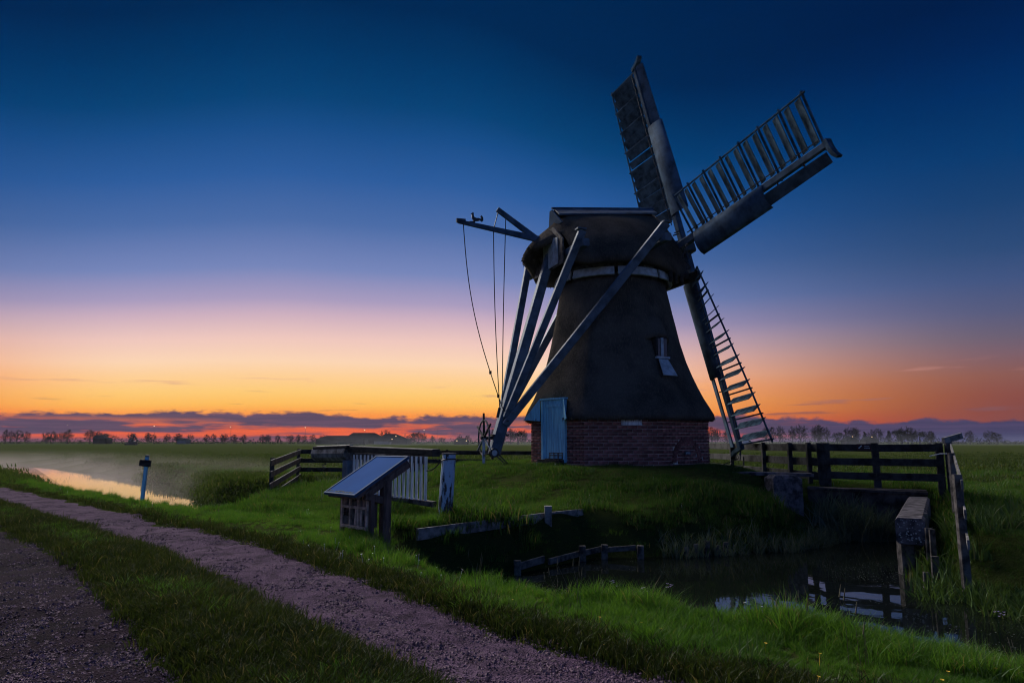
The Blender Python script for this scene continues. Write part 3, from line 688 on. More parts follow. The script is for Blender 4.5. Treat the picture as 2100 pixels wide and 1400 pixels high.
# bent iron linkage at the hub
mb = MB()
def hp(x, y, dY=0.0): return at(x, y, 25.6+dY)
for pts in ([(1383,478),(1394,473),(1391,480),(1380,483)], [(1395,508),(1405,506),(1409,499)], [(1398,530),(1404,515),(1408,503),(1412,498)], [(1396,512),(1410,514)], [(1398,530),(1404,528)], [(1406,514),(1413,520),(1415,529),(1404,534),(1417,549)], [(1404,553),(1416,550)], [(1408,557),(1409,540)]):
    mb.tube([hp(*p) for p in pts], .028, 5)
mb.build('shutter_linkage', m_iron, mill)
p0 = HUB-dA*(SL-.05)+SN*.3
mb = MB(); mb.tube([p0, at(1513,940,26.1), at(1478,955,25.8)], .02, 5); mb.tube([p0, at(1517,944,26.1)], .03, 5); mb.tube([at(1525,936,26.1), at(1525,955,26.1)], .03, 5); mb.build('mooring_chain', m_iron, mill)

# ------------------------------------------------------------------ fences, gate, sign and other woodwork
def gz(x, y): return float(terrain(np.array([x]), np.array([y]))[0])
def fence_run(parent, P, Q, posts, zt0, zt1, nr=3, pitch=.385, rh=.19, front=1, ext0=0.0, ext1=0.0, pw=.13, mat=None, pmat=None, last=True):
    """posts at the given fractions, rails on the camera side; zt = height of the top edge at both ends"""
    P = Vector(P); Q = Vector(Q); d = (Q-P); ln = d.length; d.normalize(); nv = Vector((d.y, -d.x))*front
    mat = mat or m_fence
    for f in posts:
        c = P+(Q-P)*f; zt = zt0+(zt1-zt0)*f; mb = MB(); zb = gz(c.x, c.y)-.3
        mb.beam((c.x, c.y, zb), (c.x+random.uniform(-.012,.012), c.y, zt+.015), pw, pw, (d.x, d.y, 0)); mb.build('post', pmat or mat, parent)
    cuts = sorted(set([-ext0/ln]+[f for f in posts if .02 < f < .98]+[1+ext1/ln]))
    for a, b in zip(cuts[:-1], cuts[1:]):
        for r in range(nr):
            z0 = zt0+(zt1-zt0)*a-.02-rh/2-pitch*r; z1 = zt0+(zt1-zt0)*b-.02-rh/2-pitch*r
            p = P+(Q-P)*a+nv*(pw/2+.022); q = P+(Q-P)*b+nv*(pw/2+.022); p = p+d*.006; q = q-d*.006
            mb = MB(); j = random.uniform(-.012,.012); mb.beam((p.x, p.y, z0+j), (q.x, q.y, z1-j), .04, rh, (nv.x, nv.y, 0)); mb.build('rail', mat, parent)
c_end = at(552,941,22.0); c_cor = at(614,920,31.0); c_far = (1.2, 34.2); c_back = (8.55, 31.2)
lf = root('post_and_rail_fence', (c_cor.x, c_cor.y, 0), 'dark rail fence bending round the dam left of the mill', 'fence')
fence_run(lf, (c_end.x, c_end.y), (c_cor.x, c_cor.y), [.08, .97], c_end.z, c_cor.z, nr=4, pitch=.36, front=1, ext0=.25)
fence_run(lf, (c_cor.x, c_cor.y), c_far, [i/5 for i in range(6)][1:], c_cor.z, 1.15, front=1, pitch=.40)
fence_run(lf, c_far, c_back, [.25,.5,.75], 1.15, 1.5, front=1)
rf = root('post_and_rail_fence', (9.2, 24, 0), 'dark rail fence running back beside the lowest sail', 'fence')
J = at(1682,908,20.6)
fence_run(rf, c_back, (J.x, J.y), [.03,.34,.62,.81,.93], 1.54, 1.55, front=-1, pitch=.42, rh=.24)
bf = root('bridge_railing', (10.5, 20, 0), 'heavy dark railing with three boards above the culvert wall', 'railing')
K = at(1928,908,19.0)
fence_run(bf, (J.x, J.y), (K.x, K.y), [.0,.045,.475,.985], 1.545, 1.545, nr=3, pitch=.40, rh=.205, front=1, pw=.19)
# notice plate on the top board
d = Vector((K.x-J.x, K.y-J.y, 0)).normalized(); nv = Vector((d.y, -d.x, 0)); c = Vector((J.x, J.y, 1.44))+d*((Vector((K.x,K.y,0))-Vector((J.x,J.y,0))).length*.385)+nv*.16
Ms = Matrix((d, -nv, Z1)).transposed()
m_sign = material('dark_red_brown_plate', (.055,.022,.024), .5, .2, 8)
sg = root('notice_plate', c, 'small dark red notice plate fixed to the top board of the railing', 'sign')
mb = MB(); mb.box(c, (.37,.02,.185), Ms); mb.build('plate', m_sign, sg)
mb = MB(); mb.poly([c+nv*.012+d*x+Z1*z for x, z in ((-.15,-.035),(-.12,-.045),(-.06,.02),(-.045,.05),(-.075,.045),(-.13,.0))], nv*.004); fix_normals(mb.build('pictogram', m_white2, sg))
mb = MB()
for row, (x0, n) in enumerate(((.03, 5), (.015, 6))):
    for i in range(n): mb.box(c+nv*.014+d*(x0+i*.025)+Z1*(.025-row*.05), (.019,.004,.020 if (i*7+row) % 3 else .028), Ms)
mb.build('lettering', m_white2, sg)
# railing that drops towards the camera along the right bank, seen end on
N0 = at(1962,975,11.6); ef = root('bank_railing', (N0.x, N0.y, -.3), 'grey weathered railing coming down the right bank, seen end on', 'railing')
far = Vector((K.x+.15, K.y-.1, 1.60)); near = Vector((N0.x, N0.y, N0.z))
mb = MB(); mb.beam((near.x, near.y, gz(near.x, near.y)-.3), near+Z1*.02, .13, .10); mb.build('post', m_greyd, ef)
mb = MB(); mb.beam((far.x, far.y, gz(far.x, far.y)-.2), far+Z1*.03, .16, .12); mb.build('post', m_greyd, ef)
md_ = (near*.45+far*.55); mb = MB(); mb.beam((md_.x, md_.y, gz(md_.x, md_.y)-.3), md_+Z1*.0, .12, .10); mb.build('post', m_greyd, ef)
dd = (near-far).normalized()
for i, (dz, e) in enumerate(((-.12,.25),(-.55,.55),(-.98,.75))):
    mb = MB(); o_ = Vector((.085, .02, 0)); mb.beam(far+o_+Z1*dz, near+o_+dd*e+Z1*dz, .035, .15); mb.build('rail', m_grey, ef)
mb = MB(); mb.beam(far+Vector((-.15,-.05,.02)), far+Vector((.42,.05,.16)), .09, .16); ce = mb.build('rail_end', m_grey, ef)
cn = root('cane', at(1906,935,18.9), 'thin pale stick wedged across the last railing post', 'stick')
mb = MB(); mb.tube([at(1906,935,18.9), at(1928,930,18.75), at(1953,930,18.7)], .014, 5); mb.build('stick', m_slat, cn)

# blue-white mooring post
bp = gp(912,1067,0); bp.z = gz(bp.x, bp.y)
tp = at(921,930,bp.y+.05); mb = MB(); mb.tube([bp-Z1*.4, bp+(tp-bp)*.3, bp+(tp-bp)*.7, tp-Z1*.02, tp+Z1*.0], .155, 14, .135)
post = root('gate_post', bp, 'leaning round post in peeling pale blue paint with a rope round its top', 'post')
mb.build('post', m_peel, post, smooth=False)
mb = MB(); cc = bp+(tp-bp)*.90; mb.tube([cc+Vector((math.cos(a), math.sin(a), .18*math.cos(a+1)))*.158 for a in [i*2*math.pi/16 for i in range(17)]], .012, 5); mb.build('rope', m_iron, post)
mb = MB(); mb.tube([tp-Z1*.015, tp+Z1*.02], .15, 14); mb.build('cap', m_greyd, post)

# balanced field gate with white slats
GE = at(886,1000,15.0); gd = Vector((-S2, S2, 0)); gn = Vector((-S2, -S2, 0)); G0 = Vector((GE.x, GE.y, 0)); GT = 1.36
def G(l, z, n=0.0): return G0+gd*l+gn*n+Z1*z
gate = root('balance_gate', G(3.3,0), 'balance gate with white upright slats and a heavy tarred beam with a log counterweight', 'gate')
mb = MB(); mb.beam(G(-.12,GT), G(3.4,GT+.06), .22, .16, gn); mb.build('top_beam', m_dark, gate)
mb = MB(); mb.beam(G(.12,GT-.155,.10), G(3.1,GT-.10,.10), .05, .16, gn); mb.build('upper_rail', m_greyd, gate)
mb = MB(); mb.tube([G(3.25,GT-.04), G(3.45,GT-.05), G(4.75,GT-.08), G(4.9,GT-.08)], .21, 12); mb.build('counterweight_log', m_grey, gate)
mb = MB(); mb.beam(G(3.2,GT+.10), G(4.85,GT+.06), .36, .10, gn); mb.build('log_cover', m_dark, gate)
zb = .28
mb = MB(); mb.beam(G(-.14,zb,.04), G(3.1,zb+.10,.04), .12, .12, gn); mb.build('bottom_rail', m_greyd, gate)
for i in range(19):
    l = .08+i*.158; mb = MB(); mb.beam(G(l,zb+.07,.115), G(l+random.uniform(-.01,.01),GT-.08,.115), .075, .035, gd); mb.build('slat', m_slat, gate)
mb = MB(); mb.beam(G(.35,GT-.2,-.02), G(2.9,zb+.15,-.02), .05, .12, gn); mb.build('brace', m_greyd, gate)
mb = MB(); mb.beam(G(3.28,-.4), G(3.28,GT-.22), .30, .30, gd); mb.build('pivot_post', m_strut, gate)
mb = MB(); p_ = G(4.55,GT-.30); mb.tube([p_+Vector((.06*math.sin(k*1.9),0,-.035*k)) for k in range(8)], .02, 5); mb.build('chain', m_iron, gate)
rp = root('latch_rope', G(.0,1.0), 'dark rope from the peeling post to the slatted gate', 'rope')
p_ = cc+Vector((-.15,.05,0)); q_ = G(.0,.98,.15); mb = MB(); mb.tube([p_+(q_-p_)*t-Z1*.06*math.sin(math.pi*t) for t in [i/8 for i in range(9)]], .014, 5); mb.build('rope', m_rope, rp)

# information lectern with insect hotel
LL = at(664,1010,11.8); wv = Vector((S2,-S2,0)); sv = Vector((S2,S2,0)); LW, LH, RISE = .95, 1.05, .60
P0 = Vector((LL.x, LL.y, LL.z))
def Q(u, v, n=0.0): return P0+wv*(u*LW)+(sv*LH+Z1*RISE)*v+nn_*n
nn_ = wv.cross(sv*LH+Z1*RISE).normalized()
ctr = P0+wv*LW/2+sv*LH/2; fz = gz(ctr.x, ctr.y)
lect = root('information_lectern', (ctr.x, ctr.y, fz), 'information lectern with sloping glossy panel on brown posts over an insect hotel', 'information board')
m_panel = material('panel_reflected_sky_blue', (.024,.090,.29), .9, .06, 1.2, spec=.03)  # matte blue painted in for the sky the glossy panel mirrors
m_edge = material('blue_grey_panel_edge', (.05,.10,.19), .7, .1, 4, spec=.1)
mb = MB(); mb.poly([Q(0,0), Q(1,0), Q(1,1), Q(0,1)], -nn_*.035); pan = fix_normals(mb.build('panel_tray', m_edge, lect))
mb = MB(); mb.poly([Q(.045,.035,.004), Q(.955,.035,.004), Q(.955,.965,.004), Q(.045,.965,.004)], -nn_*.003); fix_normals(mb.build('panel_face', m_panel, pan))
for a, b in ((Q(0,.012),Q(1,.012)),(Q(0,.988),Q(1,.988))): mb = MB(); mb.beam(a+nn_*.006, b+nn_*.006, .03, .016, nn_.cross(wv)); mb.build('panel_edge', m_edge, pan)
for u in (.014,.986): mb = MB(); mb.beam(Q(u,.028,.006), Q(u,.972,.006), .03, .016, wv); mb.build('panel_edge', m_edge, pan)
m_alg = material('green_grime', (.07,.10,.12), .9, .5, 30)
mb = MB()
for i in range(60):                                 # grime collected along the low edge
    u = random.uniform(.05,.9); v = .045+abs(random.gauss(0,.018)); r_ = random.uniform(.004,.02); c_ = Q(u,v,.007); k = random.randint(5,7)
    mb.add([c_+wv*math.cos(a)*r_*2+(sv*LH+Z1*RISE).normalized()*math.sin(a)*r_*random.uniform(.5,1.1) for a in [j*2*math.pi/k for j in range(k)]], [tuple(range(k))])
x = mb.build('grime', m_alg, pan); x['kind'] = 'stuff'
mb = MB(); mb.poly([Q(.03,.03,-.037), Q(.97,.03,-.037), Q(.97,.97,-.037), Q(.03,.97,-.037)], -nn_*.06); fix_normals(mb.build('panel_backing', m_frame, lect))
for u in (.05, .95):
    b0 = P0+wv*(u*LW)+sv*(LH*.60); zt = P0.z+RISE*.60-.14
    mb = MB(); mb.beam((b0.x, b0.y, fz-.3), (b0.x, b0.y, zt), .16, .15, wv); mb.build('post', m_frame, lect)
    b1 = P0+wv*(u*LW)+sv*(LH*.34); mb = MB(); mb.beam((b1.x, b1.y, fz-.3), (b1.x, b1.y, P0.z+RISE*.34-.22), .10, .07, wv); mb.build('post', m_frame, lect)
    mb = MB(); mb.beam(Q(u,.16,-.13), Q(u,.97,-.13), .09, .10, wv); mb.build('bearer', m_frame, lect)
    mb = MB(); h0 = P0+wv*(u*LW)+sv*(LH*.22)+Z1*(RISE*.22-.15); h1 = P0+wv*(u*LW)+sv*(LH*.58)-Z1*.12; mb.beam(h0, h1, .09, .12, wv); mb.build('brace', m_frame, lect)
HB = P0+sv*(LH*.30); hz0, hz1 = fz+.14, fz+.68
hot = MB(); hot.box(HB+wv*LW*.5+sv*.12+Z1*((hz0+hz1)/2-HB.z), (LW*.80,.14,hz1-hz0-.02), Matrix((wv, sv, Z1)).transposed()); hotel = hot.build('insect_hotel', m_frame, lect)
def HP(u, z): b = HB+wv*(LW*u); return Vector((b.x, b.y, z))
for u in (.10,.37,.63,.90): mb = MB(); mb.beam(HP(u,hz0-.03), HP(u,hz1+(.02 if u in (.1,.9) else 0)), .045 if u in (.1,.9) else .03, .05, wv); mb.build('lath', m_pale, hotel)
for z in (hz0, (hz0+hz1)/2+.05, hz1): mb = MB(); mb.beam(HP(.08,z), HP(.92,z), .05, .045, sv); mb.build('lath', m_pale, hotel)
zi = (hz0+hz1)/2+.05
for ci, (u0, u1) in enumerate(((.12,.36),(.39,.62),(.65,.88))):
    for ri, (za, zb_) in enumerate(((hz0+.03, zi-.03), (zi+.03, hz1-.03))):
        kind = (ci+ri*2) % 3
        if kind == 0:                               # drilled block
            mb = MB(); a = HP((u0+u1)/2,(za+zb_)/2)+sv*.03; mb.box(a-Z1*(zb_-za)*.22, ((u1-u0)*LW*.95,.06,(zb_-za)*.5), Matrix((wv, sv, Z1)).transposed()); mb.build('wood_block', m_greyd, hotel)
            mb = MB()
            for ii in range(3):
                for jj in range(3): q_ = HP(u0+.05+ii*.07,za+(zb_-za)*(.55+.15*jj)); mb.tube([q_+sv*.03, q_-sv*.012], .014, 7)
            mb.build('cane_bundle', m_iron, hotel)
        else:
            for ii in range(3):
                u = u0+(u1-u0)*(ii+.5)/3; mb = MB(); mb.tube([HP(u,za)+sv*.03, HP(u+random.uniform(-.02,.02),zb_)+sv*.03], .034, 7); mb.build('log', m_greyd if (ii+kind) % 2 else m_pale, hotel)

# small sign on a leaning post beside the canal
b = gp(290,1012,0); b.z = gz(b.x, b.y); t_ = at(302,936,b.y)
sp = root('canal_sign', b, 'small dark sign board on a leaning pale post beside the canal', 'sign')
mb = MB(); mb.beam(b-Z1*.3, t_, .10, .09); mb.build('post', m_white, sp)
ax = (t_-b).normalized(); c = b+(t_-b)*.90+Vector((0,-.075,0)); mb = MB(); mb.box(c, (.36,.03,.20), Matrix.Rotation(rad(4),3,'Y')); mb.build('board', m_dark, sp)
mb = MB(); mb.tube([t_-ax*.01, t_+ax*.05], .06, 8); mb.build('post_cap', m_grey, sp)

# plank edging on the dam, and the lower revetment of posts and boards at the pond's edge
ed = root('plank_edging', (-.3, 15.8, -.3), 'long weathered plank edging with one stake on the slope left of the pond', 'edging')
e0 = gp(832,1092,-.06); e1 = gp(1096,1058,-.06); e2 = gp(1172,1050,-.06)
e0, e1, e2 = [q_+Vector((.24,-.24,0)) for q_ in (e0, e1, e2)]
for a, b2, w in ((e0, e1, .21), (e1, e2, .21)):
    mb = MB(); mb.beam(a, b2, .05, w, (1,-1,0)); mb.build('plank', m_grey, ed)
st = e1+Vector((.05,-.12,0)); mb = MB(); mb.beam((st.x, st.y, -.8), (st.x, st.y, .20), .16, .14); mb.build('stake', m_grey, ed)
rv = root('revetment', (1.5, 14.8, -.9), 'low row of old grey stakes and boards at the pond edge', 'revetment')
def shore(px, inset=.12):                           # where the line of sight over this column meets the far shore
    Ys = np.arange(10, 20, .02); k = (px-1050)/F*.9894-.0; X_ = Ys*k; d_ = sdist(X_, Ys, POND); i = np.where((d_ < -inset) & (Ys < 17))[0][-1]; return Vector((X_[i], Ys[i], WATER))
rp_ = [shore(px) for px in (1062,1192,1234,1307)]
for p_, tp_ in zip(rp_, (.27, .32, .30, .28)):
    mb = MB(); mb.beam((p_.x, p_.y, WATER-.5), (p_.x+random.uniform(-.02,.02), p_.y, WATER+tp_),   .14, .12); mb.build('stake', m_greyd, rv)
for a, b2, z, w in ((rp_[0], rp_[0]*.62+rp_[1]*.38, WATER+.13, .14), (rp_[0]*.55+rp_[1]*.45, rp_[1], WATER+.11, .12), (rp_[1], rp_[2], WATER+.15, .12), (rp_[2], rp_[2]*.1+rp_[3]*.9, WATER+.17, .11)):
    a = Vector((a.x, a.y+.10, z)); b2 = Vector((b2.x, b2.y+.10, z+.05)); mb = MB(); mb.beam(a, b2, .05, w); mb.build('board', m_greyd, rv)
# further rotten stakes along the reedy shore
for i, px in enumerate((1398,1418,1440,1462,1478)):
    p_ = shore(px, .06); mb = MB(); mb.beam((p_.x, p_.y, WATER-.4), (p_.x+.02, p_.y, WATER+.20+.06*(i % 3)), .11, .07); mb.build('stake', m_greyd, rv)

# culvert: headwall, left pier, slab, right wing beam on its pile
hw = root('culvert_headwall', (9.6, 18.7, WATER), 'dark concrete headwall under the railing at the back of the pond', 'wall')
h0 = at(1655,985,19.8); h1 = at(1900,1014,18.6)
mb = MB(); mb.beam((h0.x, h0.y, -.55), (h1.x, h1.y, -.55), .45, 1.75); mb.build('wall', m_conc2, hw)
mb = MB(); mb.beam((h0.x, h0.y-.02, .30), (h1.x, h1.y-.02, .24), .52, .08); mb.build('coping', m_conc2, hw)
pr = at(1607,1010,19.1); pier = root('concrete_pier', (pr.x, pr.y, WATER), 'stubby concrete pier left of the dark wall, flat slab behind it', 'pier')
mb = MB(); mb.box((pr.x, pr.y, -.20), (.78,.66,1.60)); mb.build('shaft', m_conc, pier)
mb = MB(); a_, b_ = .39, .33; mb.add([(pr.x+i*a_, pr.y+j*b_, .60) for i, j in ((-1,-1),(1,-1),(1,1),(-1,1))]+[(pr.x+i*a_*.72, pr.y+j*b_*.7, .70) for i, j in ((-1,-1),(1,-1),(1,1),(-1,1))], [(0,1,5,4),(1,2,6,5),(2,3,7,6),(3,0,4,7),(4,5,6,7)]); mb.build('bevelled_top', m_conc, pier)
s0 = at(1500,967,20.4); s1 = at(1664,971,19.9); slab = root('foot_slab', ((s0.x+s1.x)/2, s0.y, s0.z), 'thin grey concrete slab lying flush in the grass right of the mill', 'slab')
mb = MB(); mb.beam((s0.x, s0.y, s0.z-.03), (s1.x, s1.y, s1.z-.03), .75, .09); mb.build('slab', m_conc, slab)
w0 = at(1867,1087,13.5); w1 = gp(1884,1024,.10); wd = Vector((w1.x-w0.x, w1.y-w0.y, 0)).normalized()
wing = root('wing_wall_beam', (w0.x, w0.y, WATER), 'massive lichen-spotted concrete beam with a blunt end on a timber pile', 'beam')
zc = (at(1867,1062,13.5).z+at(1867,1116,13.5).z)/2; hh = at(1867,1062,13.5).z-at(1867,1116,13.5).z
mb = MB(); mb.beam((w0.x, w0.y, zc), (w1.x, w1.y, zc+.03), .50, hh, bev=.10); mb.build('beam', m_conc, wing)
mb = MB(); mb.beam((w0.x+.02, w0.y+.25, WATER-.8), (w0.x+.02, w0.y+.25, zc-hh/2+.02), .26, .22); mb.build('pile', m_greyd, wing)
mb = MB()
for i in range(70):                                 # pale lichen
    u, v = random.uniform(-.22,.22), random.uniform(-.22,.22); r_ = random.choice((.006,.008,.012,.02)); cx_ = Vector((w0.x, w0.y, zc))+Vector((wd.y,-wd.x,0))*u+Z1*v-wd*.002
    sd_ = Vector((wd.y,-wd.x,0)); mb.add([cx_+sd_*math.cos(a)*r_+Z1*math.sin(a)*r_*.8 for a in [j*math.pi/3 for j in range(6)]], [tuple(range(6))])
x = mb.build('lichen', material('pale_lichen', (.5,.5,.48), .9, .2, 40), wing); x['kind'] = 'stuff'
sh = root('sheet_piling', (w0.x+.5, w0.y, WATER), 'rotten upright planks standing in the water beside the concrete beam', 'planks')
for i, (px, yt, yb, Y) in enumerate(((1897,1052,1120,14.0),(1904,1082,1165,13.3),(1911,1085,1188,12.9),(1917,1140,1200,12.6),(1899,1172,1195,12.5))):
    t_ = at(px, yt, Y); mb = MB(); mb.beam((t_.x-.03, t_.y, WATER-.4), t_, .10+.03*(i % 2), .05); mb.build('plank', m_greyd, sh)

# ------------------------------------------------------------------ grass, gravel, reeds
def leaf_mat(name, a, b, dry, trans=.45):
    m = bpy.data.materials.new(name); m.use_nodes = True
    n = m.node_tree.nodes; l = m.node_tree.links; T = NT(n, l); n.clear()
    at_ = T.new('ShaderNodeAttribute', attribute_name='tone'); oi = T.new('ShaderNodeObjectInfo')
    geo = T.new('ShaderNodeNewGeometry'); big = T.noise(geo.outputs['Position'], .9, 3, .6)
    k = T.m('ADD', T.m('MULTIPLY', at_.outputs['Fac'], .45), T.m('ADD', T.m('MULTIPLY', oi.outputs['Random'], .25), T.m('MULTIPLY', T.mr(big, .35, .65), .35)))
    c = T.mix(k, (*a, 1), (*b, 1)); c = T.mix(T.mr(at_.outputs['Fac'], .90, .94), c, (*dry, 1))
    d = T.new('ShaderNodeBsdfDiffuse'); t = T.new('ShaderNodeBsdfTranslucent'); g = T.new('ShaderNodeBsdfGlossy'); g.inputs['Roughness'].default_value = .45
    l.new(c, d.inputs[0]); l.new(T.mix(1.0, c, (1.15, 1.15, .6, 1), 'MULTIPLY'), t.inputs[0]); g.inputs[0].default_value = (.5, .55, .5, 1)
    mx = T.new('ShaderNodeMixShader'); mx.inputs[0].default_value = trans; l.new(d.outputs[0], mx.inputs[1]); l.new(t.outputs[0], mx.inputs[2])
    m2 = T.new('ShaderNodeMixShader'); m2.inputs[0].default_value = .025; l.new(mx.outputs[0], m2.inputs[1]); l.new(g.outputs[0], m2.inputs[2])
    o = T.new('ShaderNodeOutputMaterial'); l.new(m2.outputs[0], o.inputs[0]); return m
m_grass = leaf_mat('meadow_grass_blade', (.022,.082,.010), (.120,.245,.034), (.22,.19,.08))
m_short = leaf_mat('short_dry_grass_blade', (.011,.021,.006), (.038,.052,.012), (.10,.085,.045))
m_shade_grass = leaf_mat('shade_darkened_grass_blade', (.016,.056,.009), (.085,.165,.026), (.15,.13,.06))  # meadow grass darkened: the mound slope's shade put into the blade colour
m_field = leaf_mat('field_grass_blade', (.026,.050,.011), (.070,.098,.026), (.09,.09,.04))
m_reed = leaf_mat('reed_blade', (.075,.105,.07), (.15,.19,.14), (.26,.24,.17), .3)
m_herb = leaf_mat('herb_leaf', (.05,.10,.028), (.10,.16,.05), (.12,.14,.06), .3)
def tuft(name, mat, n, r, h0, h1, wd, lean, seed, seg=3):
    g = np.random.default_rng(seed); V = []; Fc = []; tone = []
    for _ in range(n):
        a = g.uniform(0, 6.283); q = r*math.sqrt(g.uniform()); bx, by = q*math.cos(a), q*math.sin(a)
        h = g.uniform(h0, h1); ln = lean*h*g.uniform(.3, 1.3); da = g.uniform(0, 6.283) if g.uniform() < .6 else a
        dx, dy = math.cos(da), math.sin(da); fa = g.uniform(0, 6.283); sx, sy = math.cos(fa)*wd/2, math.sin(fa)*wd/2
        t = g.uniform(); k = len(V); droop = g.uniform(0, .25)
        for i in range(seg+1):
            f = i/seg; c = (bx+dx*ln*f*f, by+dy*ln*f*f, h*(f-droop*f*f*f)-.03*(i == 0)); w = 1-f**1.6
            if i < seg: V += [(c[0]-sx*w, c[1]-sy*w, c[2]), (c[0]+sx*w, c[1]+sy*w, c[2])]; tone += [t, t]
            else: V.append(c); tone.append(t)
        for i in range(seg-1): Fc.append((k+2*i, k+2*i+1, k+2*i+3, k+2*i+2))
        Fc.append((k+2*seg-2, k+2*seg-1, k+2*seg))
    me = bpy.data.meshes.new(name); me.from_pydata(V, [], Fc); me.materials.append(mat)
    at_ = me.attributes.new('tone', 'FLOAT', 'POINT'); at_.data.foreach_set('value', np.array(tone, np.float32))
    return bpy.data.objects.new(name, me)
def stones(name, mat, seed):
    g = np.random.default_rng(seed); V = []; Fc = []
    for _ in range(9):
        c = np.array([g.uniform(-.10,.10), g.uniform(-.10,.10), 0]); s = g.uniform(.007, .017); k = len(V)
        for d in ((1,0,0),(0,1,0),(-1,0,0),(0,-1,0),(0,0,.8),(0,0,-.6)): V.append(tuple(c+np.array(d)*s*g.uniform(.7,1.4)+g.normal(0,.15,3)*s))
        Fc += [(k,k+1,k+4),(k+1,k+2,k+4),(k+2,k+3,k+4),(k+3,k,k+4),(k+1,k,k+5),(k+2,k+1,k+5),(k+3,k+2,k+5),(k,k+3,k+5)]
    me = bpy.data.meshes.new(name); me.from_pydata(V, [], Fc); me.materials.append(mat); return bpy.data.objects.new(name, me)
def scatter(name, protos, P, scl, mat_label, rotj=.12):
    """one object: the points carry size and turn, geometry nodes set a tuft on each"""
    coll = bpy.data.collections.new(name+'_kinds')
    for o in protos: coll.objects.link(o)
    me = bpy.data.meshes.new(name); me.from_pydata(P.tolist(), [], []); n = len(P)
    at_ = me.attributes.new('size', 'FLOAT_VECTOR', 'POINT'); at_.data.foreach_set('vector', np.asarray(scl, np.float32).ravel())
    rot = np.stack([RNG.normal(0, rotj, n), RNG.normal(0, rotj, n), RNG.uniform(0, 6.283, n)], -1)
    at_ = me.attributes.new('turn', 'FLOAT_VECTOR', 'POINT'); at_.data.foreach_set('vector', rot.astype(np.float32).ravel())
    at_ = me.attributes.new('pick', 'INT', 'POINT'); at_.data.foreach_set('value', RNG.integers(0, len(protos), n).astype(np.int32))
    o = bpy.data.objects.new(name, me); COL.objects.link(o); o['kind'] = 'stuff'
    if mat_label: o['label'] = mat_label
    ng = bpy.data.node_groups.new(name, 'GeometryNodeTree')
    ng.interface.new_socket('Geometry', in_out='INPUT', socket_type='NodeSocketGeometry'); ng.interface.new_socket('Geometry', in_out='OUTPUT', socket_type='NodeSocketGeometry')
    N, K = ng.nodes, ng.links; gi = N.new('NodeGroupInput'); go = N.new('NodeGroupOutput')
    mp = N.new('GeometryNodeMeshToPoints'); ip = N.new('GeometryNodeInstanceOnPoints'); ci = N.new('GeometryNodeCollectionInfo')
    ci.inputs['Collection'].default_value = coll; ci.inputs['Separate Children'].default_value = True; ci.inputs['Reset Children'].default_value = True
    def attr(nm, t): x = N.new('GeometryNodeInputNamedAttribute'); x.data_type = t; x.inputs['Name'].default_value = nm; return x.outputs['Attribute']
    K.new(gi.outputs[0], mp.inputs['Mesh']); K.new(mp.outputs[0], ip.inputs['Points']); K.new(ci.outputs[0], ip.inputs['Instance'])
    ip.inputs['Pick Instance'].default_value = True; K.new(attr('pick', 'INT'), ip.inputs['Instance Index'])
    K.new(attr('turn', 'FLOAT_VECTOR'), ip.inputs['Rotation']); K.new(attr('size', 'FLOAT_VECTOR'), ip.inputs['Scale'])
    K.new(ip.outputs[0], go.inputs[0])
    md = o.modifiers.new('grow', 'NODES'); md.node_group = ng
    return o
PV, SV = [np.array(p) for p in POND], None
def candidates(n, ylo, yhi, margin=1.2, power=1.0):
    """points in a wedge in front of the camera (wider than the frame), denser close by"""
    u = RNG.uniform(0, 1, n); 
    Y = ylo*(yhi/ylo)**u if power == 1 else ylo+(yhi-ylo)*u
    X = RNG.uniform(-margin, margin, n)*.78*Y+0
    return X, Y
def masks(X, Y):
    s, o = so(X, Y); q = o-shift(s)
    t1 = np.minimum(q-3.0, 4.42-q); t2 = np.minimum(q-.1, 1.92-q); path = np.maximum(t1, t2)        # >0 on gravel
    wd = np.minimum(sdist(X, Y, CANAL), sdist(X, Y, POND))
    rm = np.hypot(X-MX, Y-MY)
    clear = (rm > 3.5) & (wd > .05) & (~((X > 7.1) & (X < 8.1) & (Y > 18.7) & (Y < 19.5)))
    wx, wy = X-w0.x, Y-w0.y; al = wx*wd_.x+wy*wd_.y; la = wx*wd_.y-wy*wd_.x
    dam = ((s > 8.8) & (s < 10.5) & (o > 7.2) & (o < 13.4)) | ((s > 7.4) & (s < 10.6) & (o > 9.5) & (o < 15) & (wd < .5)) | (np.hypot(X-7.4, Y-18.4) < .75); clear &= ~(dam & (RNG.uniform(0, 1, len(X)) < .86))
    clear &= ~((al > -.05) & (al < 6) & (np.abs(la) < .32))
    return s, o, q, path, wd, rm, clear
wd_ = wd
def place(X, Y, keep, dz=0.0):
    X, Y = X[keep], Y[keep]; Z = terrain(X, Y)+dz; return np.stack([X, Y, Z], -1)
def sizes(n, lo, hi, tall=1.0): a = RNG.uniform(lo, hi, n); return np.stack([a, a, a*tall*RNG.uniform(.8, 1.2, n)], -1)
g_short = [tuft('short_tuft', m_short, 46, .15, .03, .09, .0075, .9, i) for i in range(4)]
g_mid = [tuft('meadow_tuft', m_grass, 44, .17, .09, .26, .0105, .85, 20+i) for i in range(5)]
g_tall = [tuft('tall_tuft', m_grass, 34, .14, .20, .46, .0125, .65, 40+i) for i in range(5)]
g_far = [tuft('far_tuft', m_shade_grass, 40, .34, .06, .24, .018, .6, 60+i) for i in range(4)]
g_field = [tuft('field_tuft', m_field, 36, .8, .05, .15, .045, .6, 80+i, 2) for i in range(4)]
g_reed = [tuft('reed_clump', m_reed, 13, .18, .40, .95, .034, .6, 100+i, 5) for i in range(4)]
